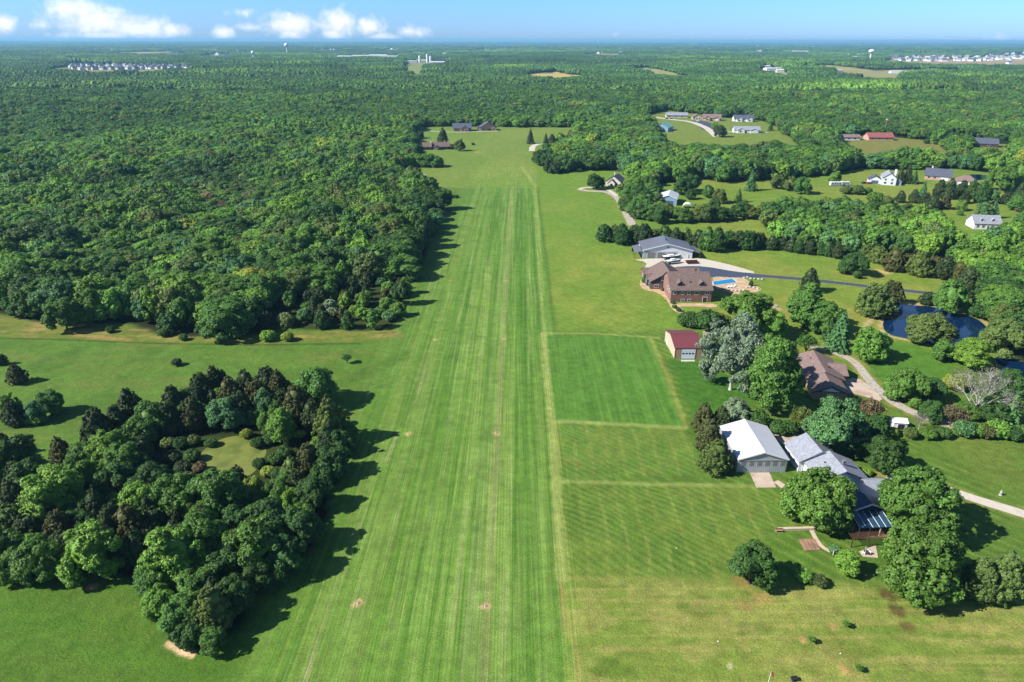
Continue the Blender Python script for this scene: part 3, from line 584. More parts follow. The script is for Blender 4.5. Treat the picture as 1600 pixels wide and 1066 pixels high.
def broad_crown(seed, hgt=2.25, nlobe=20, nleaf=12000, leaf=.036, base=.0, spread=1.0, sub=26, m=None, br=(.30, .46), scat=.6, rcs=(.17, .32), fill=.14, lean=.09):
    """lobes on an uneven dome, small clumps on every lobe, leaves on every clump"""
    global nr; nr = np.random.default_rng(seed); c = Crown()
    zc = hgt * (.5 + base / 2); vr = hgt * (.5 - base / 2); cs, rs = [], []
    ph = nr.uniform(0, 6.28, 3)
    for i in range(nlobe):
        k = (i + .5) / nlobe; z = 1 - 1.86 * k + nr.uniform(-.1, .1); z = max(-.9, min(.98, z)); a = 2.399963 * i + nr.uniform(-.6, .6); q = math.sqrt(max(0, 1 - z * z))
        f = nr.uniform(.52, .74) * (1 + lean * math.sin(2 * a + ph[0]) + .7 * lean * math.sin(3 * a + ph[1])); low = 1 + .62 * max(0, -z) ** 1.4
        cs.append((q * math.cos(a) * f * spread * low, q * math.sin(a) * f * spread * low, zc + z * vr * (f + .05))); rs.append(nr.uniform(*br) * (1 - .22 * max(0, z)))
    cs, rs = np.array(cs), np.array(rs)
    c.blob((0, 0, zc), (.52, .52, vr * .6), .95, ICO2, .15)
    tot = (rs ** 2).sum() * sub
    for b, r in zip(cs, rs):
        c.blob(b, (r * .6, r * .6, r * .52), .95, ICO1, .25); out = unit(b - np.array([0, 0, zc - .3])); lv = nr.uniform(.86, 1.14)
        n = int(nleaf * fill * r * r / tot * sub); g = rdir(n * 2); g = g[(g @ out) > -.3][:n]; p = b + g * r * nr.uniform(.82, 1.12, (len(g), 1)) * np.array([1, 1, .85])
        k = np.ones(len(p), bool)
        for b2, r2 in zip(cs, rs):
            if not np.allclose(b2, b): k &= np.linalg.norm((p - b2) / np.array([1, 1, .85]), axis=1) > r2 * .8
        p, g = p[k], g[k]
        if len(p): c.leaves(p, g + rdir(len(p)) * scat + np.array([0, 0, .3]), np.full(len(p), leaf), np.full(len(p), lv))
        d = rdir(sub * 4); d = d[(d @ out) > -.15][:sub]
        for e in d:
            q = b + e * r * np.array([1, 1, .85]) * nr.uniform(.66, 1.04); rc = r * nr.uniform(*rcs)
            if (np.linalg.norm((q - cs) / np.array([1, 1, .85]), axis=1) < rs * .62).any(): continue
            n = max(5, int(nleaf * (1 - fill) * r * r / tot * 1.35)); g = rdir(n * 2); g = g[(g @ unit(e + out * .6 + np.array([0, 0, .3]))) > -.35][:n]
            p = q + g * rc * nr.uniform(.55, 1.15, (len(g), 1)) * np.array([1, 1, .8])
            c.leaves(p, g * .7 + e * .4 + rdir(len(g)) * scat + np.array([0, 0, .35]), np.full(len(g), leaf), np.full(len(g), lv * nr.uniform(.85, 1.16)))
    return c.mesh('crown', m)
def cedar_crown(seed, hgt=2.7, nleaf=4600, leaf=.055, m=None, point=.8, nb=70):
    global nr; nr = np.random.default_rng(seed); c = Crown()
    prof = lambda t: (np.sin(np.clip(t / .32, 0, 1) * math.pi / 2) * .35 + .65 * (t < 2)) * (1 - np.clip((t - .22) / .78, 0, 1) ** 1.55 * point) * np.clip(t * 14 + .45, 0, 1)
    for z0, z1 in ((.04, .42), (.3, .7), (.58, .9)):
        r = float(prof(np.array((z0 + z1) / 2))) * .72; c.blob((0, 0, hgt * (z0 + z1) / 2), (r, r, hgt * (z1 - z0) * .62), .9, ICO2, .14)
    for i in range(nb):
        t = ((i + .5) / nb) ** .92; a = 2.399963 * i + nr.uniform(-.6, .6); r0 = float(prof(np.array(t)))
        r0 *= (1 + .14 * math.sin(2 * a + seed) + .1 * math.sin(3 * a + 9 * t + seed)) * nr.uniform(.74, 1.16); out = np.array([math.cos(a), math.sin(a), .35]); b = np.array([math.cos(a) * r0 * .84 + .1 * t * math.sin(seed), math.sin(a) * r0 * .84 + .1 * t * math.cos(seed), hgt * (.03 + t * .93 * nr.uniform(.94, 1.05))]); r = nr.uniform(.09, .28) * (1.1 - .5 * t) * math.sqrt(75 / nb) * 1.1
        n = int(nleaf / nb); d = rdir(n * 2); d = d[(d @ unit(out)) > -.2][:n]
        p = b + d * r * nr.uniform(.6, 1.12, (len(d), 1)) * np.array([1, 1, 1.35])
        c.leaves(p, d + rdir(len(d)) * .7 + np.array([0, 0, .2]), np.full(len(d), leaf), np.full(len(d), nr.uniform(.72, 1.3)), 1.5)
    return c.mesh('crown', m)
def spruce_crown(seed, hgt=2.7, tiers=11, m=None, leaf=.06, per=240):
    global nr; nr = np.random.default_rng(seed); c = Crown()
    c.blob((0, 0, hgt * .4), (.42, .42, hgt * .36), .85, ICO2, .2); c.blob((0, 0, hgt * .7), (.2, .2, hgt * .26), .85, ICO1, .2)
    for k in range(tiers):
        t = k / (tiers - 1); R = (1 - t) ** .85 * .95 + .05; z = hgt * (.07 + .9 * t); nbr = max(4, int(11 * (1 - t) + 4))
        for j in range(nbr):
            a = 2 * math.pi * (j + .5 * (k % 2)) / nbr + nr.uniform(-.2, .2); L = R * nr.uniform(.8, 1.12); n = max(6, int(per / nbr * (R + .15)))
            q = np.sqrt(nr.uniform(.08, 1, n)); sp = nr.uniform(-1, 1, n) * .17 * (1.2 - q) * (.5 + R)
            ca, sa = math.cos(a), math.sin(a)
            p = np.stack([ca * q * L - sa * sp, sa * q * L + ca * sp, z - q * q * .2 * R + nr.uniform(-.05, .05, n) + .02], 1)
            c.leaves(p, np.array([ca * .5, sa * .5, 1.0]) + rdir(n) * .55, np.full(n, leaf), np.full(n, nr.uniform(.75, 1.25)), 1.6)
    return c.mesh('crown', m)
def bush_crown(seed, hgt=1.25, nleaf=1700, leaf=.09, m=None):
    global nr; nr = np.random.default_rng(seed); c = Crown(); c.blob((0, 0, hgt * .42), (.66, .66, hgt * .42), .9, ICO2, .2)
    for i in range(20):
        a = 2.4 * i; k = (i + .5) / 20; z = .95 - 1.15 * k; q = math.sqrt(max(0, 1 - z * z)); b = np.array([q * math.cos(a) * .68, q * math.sin(a) * .68, hgt * (.48 + .38 * z)]); r = nr.uniform(.22, .36); n = nleaf // 20
        d = rdir(n * 2); d = d[(d @ unit(b - np.array([0, 0, .3]))) > -.2][:n]; p = b + d * r * nr.uniform(.7, 1.15, (len(d), 1)); p[:, 2] = np.maximum(p[:, 2], .02)
        c.leaves(p, d + rdir(len(d)) * .8 + np.array([0, 0, .3]), np.full(len(d), leaf), np.full(len(d), nr.uniform(.75, 1.25)))
    return c.mesh('crown', m)
def branch_tree(seed, hgt, depth, spread, leafn, leaf, m, bark, r0=.06, droop=.0, stem=.25):
    """open tree: real forking limbs with sparse leaves on the outer twigs"""
    global nr; nr = np.random.default_rng(seed); R = random.Random(seed); mb = MB(); tips = []
    def grow(p, d, L, r, k):
        q = p + d * L; mb.tube(p, q, r, r * .68, 6 if k > 1 else 4, False)
        if k == 0: tips.append((q, d)); return
        if k < depth - 1: tips.append((q, d))
        for i in range(R.choice((2, 3)) if k < depth else 5):
            a = R.uniform(0, 6.283) if k < depth else 6.283 * i / 5 + R.uniform(-.3, .3); ax = d.orthogonal().normalized(); ax.rotate(Matrix.Rotation(a, 3, d))
            nd = (d + ax * R.uniform(.45, .95) * spread + Vector((0, 0, .18 - droop))).normalized(); grow(q, nd, L * R.uniform(.66, .86), r * .62, k - 1)
    def stems():
        mb.tube((0, 0, -.05), (0, 0, hgt * stem), r0 * 1.3, r0, 8, False)
        for i in range(6):
            a = 6.283 * i / 6 + R.uniform(-.3, .3); w = R.uniform(.3, .95) * spread; grow(Vector((0, 0, hgt * stem * R.uniform(.6, 1))), Vector((math.cos(a) * w, math.sin(a) * w, .9)).normalized(), hgt * .19, r0 * .7, depth - 1)
        grow(Vector((0, 0, hgt * stem)), Vector((.05, .03, 1)).normalized(), hgt * .2, r0 * .8, depth - 1)
    grow(Vector((0, 0, 0)), Vector((0, 0, 1)), hgt * stem, r0, depth) if stem > .2 else stems()
    tr = mb.mesh('trunk'); tr.materials.append(bark); c = Crown()
    for q, d in tips:
        n = leafn; p = np.array(q[:]) + nr.normal(size=(n, 3)) * .10; c.leaves(p, rdir(n) + np.array([0, 0, .5]), np.full(n, leaf), np.full(n, nr.uniform(.75, 1.25)), 1.5)
    return c.mesh('crown', m), tr
def trunk_mesh(seed, hgt, r=.07, limbs=6, bark=None, top=.62):
    R = random.Random(seed); mb = MB(); pts = [(0, 0, -.05)]
    for k in range(1, 5): pts.append((R.uniform(-.04, .04) * k, R.uniform(-.04, .04) * k, hgt * top * k / 4))
    mb.tube((0, 0, -.05), (0, 0, .1), r * 1.6, r, 8, False)
    for i in range(4): mb.tube(pts[i], pts[i + 1], r * (1 - .2 * i), r * (.8 - .2 * i), 8, False)
    for i in range(limbs):
        a = 6.283 * i / limbs + R.uniform(-.4, .4); p = Vector(pts[1]).lerp(Vector(pts[3]), i / max(1, limbs)); L = R.uniform(.4, .6)
        q = p + Vector((math.cos(a) * L, math.sin(a) * L, L * .9)); mb.tube(p, q, r * .5, r * .18, 5, False)
    me = mb.mesh('trunk'); me.materials.append(bark or M['bark']); return me
PROTO = {
    'broad': [(broad_crown(11, 2.1, 20, 20000, .030, m=LEAF), trunk_mesh(1, 2.1), 2.1), (broad_crown(12, 2.3, 20, 20000, .030, spread=.97, m=LEAF), trunk_mesh(2, 2.3), 2.3), (broad_crown(13, 1.95, 24, 20000, .030, spread=1.03, m=LEAF, lean=.05), trunk_mesh(3, 1.95), 1.95),
              (broad_crown(14, 2.15, 16, 19000, .031, m=LEAF, br=(.34, .52)), trunk_mesh(4, 2.15), 2.15), (broad_crown(15, 2.2, 28, 20000, .030, m=LEAF, br=(.24, .4), lean=.14), trunk_mesh(14, 2.2), 2.2)],
    'tall': [(broad_crown(21, 3.2, 32, 22000, .034, .0, .95, m=LEAF), trunk_mesh(5, 3.2), 3.2), (broad_crown(22, 2.8, 28, 21000, .034, .0, .98, m=LEAF), trunk_mesh(6, 2.8), 2.8)],
    'cedar': [(cedar_crown(31, 2.4, 13000, .034, LEAF, .8, 260), trunk_mesh(7, 2.4, .06, 0), 2.4), (cedar_crown(32, 2.1, 13000, .034, LEAF, .66, 260), trunk_mesh(8, 2.1, .06, 0), 2.1), (cedar_crown(33, 2.8, 13000, .036, LEAF, .86, 280), trunk_mesh(9, 2.8, .05, 0), 2.8)],
    'spruce': [(spruce_crown(41, 2.6, 12, LEAF, .045, 420), trunk_mesh(10, 2.6, .05, 0, top=.9), 2.6), (spruce_crown(42, 3.0, 14, LEAF, .045, 420), trunk_mesh(11, 3.0, .05, 0, top=.9), 3.0)],
    'bush': [(bush_crown(51, 1.25, 4200, .055, m=LEAF), None, 1.25), (bush_crown(52, 1.05, 4200, .055, m=LEAF), None, 1.05)],
}
PROTO['silver'] = [(broad_crown(61, 2.5, 40, 19000, .024, .0, 1.0, 24, LEAF, (.17, .34), .9, (.2, .45), .05, .2), trunk_mesh(61, 2.5, .05, 9, M['bark_pale'], .8), 2.5)]
ct = branch_tree(62, 2.4, 5, .9, 6, .018, LEAF, M['bark_pale'], .032, .0, .17); PROTO['bare'] = [(ct[0], ct[1], 2.2)]
ct = branch_tree(63, 2.3, 3, .7, 14, .09, LEAF, M['bark'], .045); PROTO['sapling'] = [(ct[0], ct[1], 2.0)]
ct = branch_tree(64, 2.6, 4, .75, 22, .045, LEAF, M['bark'], .045, 0, .14); PROTO['airy'] = [(ct[0], ct[1], 2.2)]
KINDNAME = dict(broad='broadleaf_tree', tall='broadleaf_tree', cedar='cedar_tree', spruce='spruce_tree', bush='shrub', silver='silver_tree', bare='bare_tree', sapling='sapling', airy='open_crowned_tree')
NOUN = dict(broad='broadleaf tree', tall='tall broadleaf tree', cedar='cedar', spruce='conifer', bush='shrub', silver='silvery open tree', bare='bare limbed tree', sapling='sapling', airy='thin open tree')
KL = .72
TONE = {'m': alb(90, 130, 52, KL), 'd': alb(68, 104, 46, KL), 'l': alb(116, 158, 58, KL), 'b': alb(94, 100, 54, KL), 'o': alb(102, 124, 60, KL), 'p': alb(130, 150, 112, KL), 'y': alb(144, 162, 62, KL), 'k': alb(70, 90, 50, KL),
        'g': alb(92, 136, 80, KL), 'r': alb(122, 108, 78, KL), 's': alb(124, 142, 114, KL), 'w': alb(112, 110, 98, KL)}
TWORD = {'m': 'mid green', 'd': 'dark green', 'l': 'bright green', 'b': 'brownish green', 'o': 'olive green', 'p': 'pale grey green', 'y': 'yellow green', 'k': 'blackish green', 'g': 'bluish green', 'r': 'rusty brown', 's': 'silvery green', 'w': 'grey'}
TREES = []
def tint(tone, j=.13):
    c = TONE[tone]; v = 1 + rnd.uniform(-j, j); h = rnd.uniform(-.09, .09); return (c[0] * v * (1 + h), c[1] * v, c[2] * v * (1 - h), 1)
def plant(kind, x, y, R, tone, area=None, label=None, group=None, sz=1.0, var=None, name=None):
    P = PROTO[kind]; cm, tm, h = P[rnd.randrange(len(P)) if var is None else var % len(P)]
    name = name or KINDNAME[kind]
    cat = 'shrub' if kind == 'bush' else 'tree'
    z0 = float(hill(x, y))
    if tm is None:
        o = link(name, cm); o.color = tint(tone); o.location = (x, y, z0); o.scale = (R, R, R * sz); o.rotation_euler = (0, 0, rnd.uniform(0, 6.28)); root = o
    else:
        root = empty(name, (x, y, z0), rnd.uniform(0, 6.28), (R, R, R * sz))
        c = link('crown', cm, None, root); c.color = tint(tone); link('trunk', tm, None, root)
    tag(root, label, cat, group); TREES.append((root, kind, tone, area, to_px((x, y, 0)), label)); return root
def T(kind, cx, cy, w, tone, area=None, label=None, group=None, sz=1.0, var=None, name=None):
    """a tree whose crown centre shows at photo pixel cx, cy with a crown w pixels wide"""
    v = rnd.randrange(len(PROTO[kind])) if var is None else var; hu = PROTO[kind][v % len(PROTO[kind])][2] * sz; z = 4.0
    for _ in range(6):
        p = gp(cx, cy, z); d = to_px(p)[2]; R = w * d / F / 2 / (.97 if kind in ('broad', 'tall') else .96); z = hu * R * .52
    return plant(kind, p.x, p.y, R, tone, area, label, group, sz, v, name)
G1, G2, G3, G4, G5, G6 = 'on the far rim of the pond grove', 'on the strip side of the pond grove', 'on the left of the pond grove', 'in the middle of the pond grove', 'at the near tip of the pond grove', 'right beside the algae water'
GR = 'trees of the grove around the algae pond'
for a, L in ((G6, [('bush', 262, 690, 24, 'o'), ('bush', 282, 690, 24, 'd'), ('bush', 302, 686, 22, 'o'), ('bush', 292, 745, 26, 'o'), ('bush', 320, 748, 24, 'm')]), (G1, [('cedar', 150, 667, 50, 'k'), ('cedar', 200, 635, 42, 'k'), ('cedar', 270, 623, 36, 'k'), ('cedar', 300, 643, 40, 'b'), ('cedar', 313, 605, 40, 'k'), ('cedar', 343, 596, 36, 'k'), ('cedar', 358, 612, 40, 'b'), ('cedar', 385, 600, 34, 'k'),
                   ('broad', 233, 653, 50, 'm'), ('broad', 350, 642, 46, 'g'), ('cedar', 333, 594, 34, 'k'), ('cedar', 398, 612, 38, 'b'), ('cedar', 415, 590, 32, 'k'), ('cedar', 436, 600, 34, 'b'), ('tall', 412, 628, 30, 'g'), ('cedar', 463, 628, 44, 'b'), ('broad', 493, 600, 52, 'm'),
                   ('cedar', 375, 632, 38, 'k'), ('cedar', 262, 650, 40, 'k'), ('broad', 215, 668, 40, 'm'), ('cedar', 440, 625, 34, 'k'), ('cedar', 182, 655, 38, 'k')]),
             (G2, [('tall', 440, 662, 38, 'l'), ('sapling', 468, 680, 22, 'y'), ('cedar', 487, 645, 36, 'k'), ('cedar', 515, 652, 50, 'o'), ('broad', 541, 668, 30, 'm'), ('broad', 498, 692, 24, 'l'), ('cedar', 513, 684, 36, 'k'), ('broad', 533, 688, 36, 'd'), ('cedar', 482, 715, 40, 'b'),
                   ('broad', 518, 718, 46, 'd'), ('cedar', 455, 730, 30, 'o'), ('broad', 490, 768, 46, 'd'), ('broad', 500, 742, 34, 'd'), ('broad', 469, 818, 54, 'd'), ('broad', 444, 868, 56, 'd'), ('broad', 431, 768, 42, 'm'), ('cedar', 465, 752, 34, 'k'), ('broad', 403, 846, 80, 'm'), ('broad', 490, 825, 34, 'd')]),
             (G3, [('broad', 78, 765, 74, 'l'), ('broad', 119, 778, 36, 'l'), ('cedar', 19, 778, 48, 'k'), ('cedar', 16, 812, 46, 'o'), ('cedar', 91, 818, 40, 'b'), ('broad', 138, 858, 76, 'l'), ('broad', 14, 850, 46, 'm'), ('broad', 56, 872, 60, 'm'), ('broad', 8, 884, 44, 'm'), ('cedar', 45, 825, 42, 'k'),
                   ('broad', 172, 692, 44, 'l'), ('broad', 160, 705, 46, 'l'), ('broad', 128, 710, 42, 'm'), ('broad', 195, 712, 44, 'm'), ('broad', 120, 738, 46, 'm'), ('cedar', 60, 800, 40, 'b'), ('broad', -30, 850, 60, 'm'), ('cedar', 150, 790, 40, 'k'), ('cedar', 100, 850, 40, 'k'), ('broad', 185, 740, 50, 'd'), ('broad', 45, 745, 50, 'd'), ('cedar', 85, 742, 36, 'k')]),
             (G4, [('broad', 216, 780, 52, 'l'), ('broad', 268, 772, 62, 'm'), ('broad', 340, 768, 72, 'm'), ('cedar', 200, 818, 52, 'b'), ('cedar', 175, 806, 38, 'k'), ('broad', 272, 862, 84, 'l'), ('broad', 312, 838, 74, 'm'), ('broad', 375, 818, 58, 'd'), ('broad', 416, 812, 62, 'd'), ('broad', 394, 757, 30, 'y'), ('cedar', 238, 815, 42, 'k'), ('cedar', 215, 850, 42, 'k'), ('cedar', 320, 815, 44, 'k'), ('broad', 235, 745, 46, 'd'), ('broad', 350, 880, 52, 'd'), ('cedar', 185, 860, 40, 'k')]),
             (G5, [('broad', 312, 912, 56, 'm'), ('broad', 250, 935, 44, 'l'), ('broad', 281, 958, 56, 'm'), ('cedar', 331, 950, 60, 'o'), ('broad', 331, 997, 36, 'm'), ('broad', 296, 982, 44, 'd'), ('broad', 240, 900, 48, 'm'), ('broad', 362, 925, 50, 'd'), ('broad', 400, 895, 46, 'd')]),
             (G6, [('bush', 405, 722, 22, 'd'), ('bush', 418, 735, 24, 'y'), ('bush', 300, 710, 26, 'd'), ('bush', 285, 728, 26, 'k'), ('bush', 312, 728, 22, 'r'), ('bush', 430, 715, 26, 'd'), ('bush', 445, 705, 26, 'd'), ('bush', 436, 738, 26, 'd'), ('bush', 270, 712, 28, 'k'), ('bush', 330, 690, 20, 'd'), ('bush', 402, 690, 22, 'd'), ('bush', 385, 676, 20, 'y'), ('bush', 420, 685, 24, 'd')])):
    for t in L: T(t[0], t[1], t[2] + 2, t[3] * (1.12 if t[0] != 'bush' else 1), t[4], area=a, group=GR)
FL_ = 'in the open field left of the grove'
for t in [('cedar', 25, 583, 30, 'b', FL_, 'rounded brownish cedar standing alone in the left field', None, .75), ('cedar', 2, 562, 16, 'k', FL_, 'small dark cedar cut by the left picture edge in the field'), ('bush', 276, 566, 16, 'k', FL_, 'small dark round bush alone in the mown field'),
          ('broad', 12, 630, 32, 'l', FL_, 'bright green tree behind the dark cedar at the left edge'), ('cedar', 21, 645, 34, 'k', FL_, 'dark cedar between two paler trees in the left field'), ('broad', 54, 642, 34, 'g', FL_, 'low bluish green tree leaning against a darker round tree'),
          ('broad', 75, 628, 42, 'm', FL_, 'round dark topped tree casting a long shadow in the left field'), ('airy', 542, 559, 16, 'g', FL_, 'thin young tree alone in the field beside the mown strip'), ('broad', 16, 706, 62, 'd', FL_, 'large dark tree at the left edge above the grove'),
          ('cedar', 94, 706, 40, 'b', FL_, 'pointed brown green cedar just left of the grove'), ('bush', 60, 655, 26, 'm', FL_, 'low shrub under the two trees in the left field'), ('bush', 255, 520, 18, 'm', FL_, 'bright shrub in front of the woodland edge at the rough grass'),
          ('bush', 418, 525, 26, 'l', FL_, 'light green shrub in the rough grass before the woodland'), ('bush', 449, 526, 20, 'y', FL_, 'pale yellowish shrub in the rough grass before the woodland'), ('broad', 97, 488, 46, 'm', FL_, 'round tree standing forward of the left woodland front', None, 1.1), ('bush', 286, 527, 14, 'm', FL_, 'second smaller shrub in the rough grass by the field edge'), ('bush', 172, 515, 14, 'd', FL_, 'low dark shrub in the tan rough grass strip')]:
    T(*t)
HN = 'near the grey roofed house'
for t in [('broad', 1176, 880, 72, 'd', HN, 'round dark tree alone on the lower right lawn', None, 1.0, 0), ('bush', 1257, 900, 28, 'l', HN, 'bright shrub beside the round lawn tree', None, 1.0), ('bush', 1281, 908, 26, 'k', HN, 'dark leaved shrub right of the bright lawn shrub'),
          ('broad', 1325, 877, 37, 'l', HN, 'small bright green tree by the garden patio', None, 1.0), ('broad', 1440, 872, 112, 'm', HN, 'largest tree at the lower right beside the dark roofed house', None, 1.08, 2), ('broad', 1436, 778, 102, 'm', HN, 'big tree behind the largest one on the right', None, 1.0, 1), ('cedar', 1537, 902, 58, 'o', HN, 'olive cedar right of the largest tree'),
          ('cedar', 1574, 896, 62, 'o', HN, 'cedar with an orange tinge at the right edge'), ('broad', 1281, 776, 98, 'm', HN, 'big tree in front of the grey roofed house', None, .95, 2), ('broad', 1307, 664, 88, 'g', HN, 'bluish green tree behind the grey roofed garage', None, 1.05, 0),
          ('cedar', 1102, 652, 36, 'b', HN, 'rusty topped cedar at the back left corner of the white hangar'), ('cedar', 1109, 680, 44, 'b', HN, 'brown green cedar in the middle beside the white hangar'), ('cedar', 1121, 712, 54, 'o', HN, 'nearest green cedar at the front left of the white hangar', None, .8),
          ('broad', 1152, 640, 44, 'p', HN, 'pale leaved tree behind the white hangar', None, .8), ('bush', 1186, 654, 34, 'd', HN, 'dark shrub directly behind the white hangar roof'), ('cedar', 1129, 655, 36, 'k', HN, 'dark cedar behind the hangar beside the rusty one'), ('bush', 1218, 668, 30, 'd', HN, 'dark shrub right behind the hangar'), ('bush', 1234, 668, 28, 'd', HN, 'dark shrub near the garage yard'),
          ('airy', 1254, 652, 40, 'o', HN, 'thin olive tree between the hangar and the ranch house'), ('airy', 1361, 640, 38, 'r', HN, 'thin rusty conifer left of the curving gravel drive', None, 1.2), ('cedar', 1374, 664, 34, 'd', HN, 'dark cedar left of the small white shed'), ('broad', 1386, 708, 54, 'd', HN, 'dark tree behind the house near the right paddock'), ('broad', 1360, 702, 48, 'd', HN, 'dark tree between the blue green tree and the paddock', None, .9), ('bush', 1354, 738, 18, 'l', HN, 'small bright shrub behind the house roof'),
          ('bush', 1304, 858, 18, 'g', HN, 'bluish shrub beside the patio arbor'), ('broad', 1340, 690, 44, 'd', HN, 'dark tree just right of the blue green tree')]:
    T(*t)
RB = 'around the red roofed barn'
for t in [('silver', 1150, 547, 90, 's', RB, 'silver leaved tree right of the red roofed barn', None, 1.15), ('tall', 1212, 576, 74, 'm', RB, 'tall green tree beside the silver tree', None, 1.2, 0), ('broad', 1172, 488, 78, 'm', RB, 'broad green tree behind the silver tree', None, .9), ('broad', 1207, 508, 44, 'l', RB, 'lighter green tree right behind the silver tree'),
          ('bush', 1075, 499, 36, 'd', RB, 'dark shrub behind the red roofed barn'), ('broad', 1105, 499, 40, 'd', RB, 'small dark tree behind the red roofed barn', None, .8), ('bush', 1128, 502, 30, 'o', RB, 'olive shrub between the barn and the silver tree'),
          ('tall', 1262, 476, 56, 'm', RB, 'tall green tree in the garden before the pool terrace', None, .9, 1), ('broad', 1290, 494, 50, 'm', RB, 'green tree right of the tall garden tree'), ('cedar', 1266, 437, 30, 'k', RB, 'dark pointed cedar above the tall garden tree'), ('spruce', 1315, 514, 44, 'g', RB, 'blue green spruce left of the pond'), ('spruce', 1298, 512, 26, 'd', RB, 'slim dark conifer left of the blue green spruce'),
          ('airy', 1262, 535, 32, 'm', RB, 'thin tree beside the ranch house roof'), ('broad', 1362, 536, 50, 'l', RB, 'light green tree by the bend of the gravel drive', None, 1.05), ('cedar', 1371, 468, 54, 'o', RB, 'large olive cedar at the pond corner', None, .9), ('cedar', 1396, 456, 34, 'b', RB, 'brownish cedar touching the large olive cedar'),
          ('broad', 1455, 512, 60, 'o', RB, 'round olive tree at the near bank of the pond', None, .85), ('broad', 1473, 546, 30, 'm', RB, 'small round tree below the olive pond tree'), ('broad', 1520, 548, 52, 'l', RB, 'bright spreading tree by the near end of the pond', None, .8), ('bush', 1497, 553, 34, 'o', RB, 'olive shrub beside the bright pond tree'), ('cedar', 1450, 466, 26, 'k', RB, 'small dark cedar on the far pond bank', None, .7), ('broad', 1487, 462, 48, 'm', RB, 'broad tree on the far pond bank'),
          ('bush', 1534, 486, 34, 'd', RB, 'dark shrub at the right end of the pond'), ('broad', 1420, 600, 52, 'm', RB, 'round tree on the grass beside the gravel drive', None, 1.05, 3), ('broad', 1459, 606, 34, 'd', RB, 'small dark tree right of the round driveway tree'), ('bush', 1493, 598, 34, 'y', RB, 'yellow green shrub left of the dead tree'), ('bare', 1535, 610, 88, 'w', RB, 'grey leafless tree with spreading limbs by the drive', None, .95),
          ('airy', 1490, 648, 36, 'r', RB, 'thin reddish tree at the end of the gravel drive'), ('bare', 1439, 656, 22, 'w', RB, 'small leafless tree beside the gravel drive', None, 1.4), ('broad', 1457, 640, 34, 'd', RB, 'small dark tree above the hedge by the drive'), ('broad', 1580, 598, 46, 'd', RB, 'dark tree right of the dead tree'), ('broad', 1562, 640, 50, 'd', RB, 'dark tree under the dead tree', None, .8), ('broad', 1515, 640, 34, 'm', RB, 'green tree in front of the dead tree', None, .8),
          ('broad', 1336, 411, 38, 'd', RB, 'round dark tree in a mulch ring on the far lawn', None, .9), ('sapling', 1281, 391, 13, 'l', RB, 'young tree casting a round shadow before the cedar row'), ('sapling', 1118, 378, 14, 'm', RB, 'young tree on the lawn right of the grey workshop'), ('bush', 1010, 398, 12, 'y', RB, 'golden shrub at the front of the grey workshop'), ('cedar', 1007, 436, 9, 'm', RB, 'narrow green conifer at the left corner of the brick house'), ('bush', 1035, 452, 7, 'r', RB, 'dark red shrub by the brick house'),
          ('cedar', 1174, 442, 7, 'd', RB, 'slim dark conifer at the end of the pool terrace'), ('bush', 1051, 472, 8, 'd', RB, 'first planting by the brick house path, nearest the wall'), ('bush', 1054, 479, 9, 'm', RB, 'middle planting by the brick house path'), ('bush', 1061, 484, 9, 'd', RB, 'last planting by the brick house path, farthest from the wall'),
          ('spruce', 1583, 640, 40, 'g', RB, 'bluish conifer at the right edge above the hedge'), ('broad', 1578, 478, 60, 'm', RB, 'broad tree at the right end of the pond'), ('broad', 1570, 524, 56, 'o', RB, 'olive tree between the two ponds')]:
    T(*t)
HD = 'in the low hedge along the right paddock'
for i, (x, y, w, tn) in enumerate([(1394, 675, 20, 'y'), (1424, 677, 22, 'o'), (1452, 677, 24, 'm'), (1475, 677, 24, 'd'), (1508, 670, 34, 'g'), (1526, 672, 30, 'm'), (1543, 674, 30, 'b'), (1560, 671, 38, 'l'), (1582, 677, 30, 'd'), (1598, 676, 30, 'm')]):
    T('bush', x, y, w, tn, HD, None, 'shrubs of the paddock hedge', 1.15)
for p, lb in (((1268, 999), 'middle sapling of three on the dry lawn'), ((1321, 975), 'upper right sapling of three on the dry lawn'), ((1341, 1044), 'nearest sapling of three, close to the bottom edge')):
    T('sapling', *p, 18, 'm', None, lb, 'saplings on the dry lawn', .8)
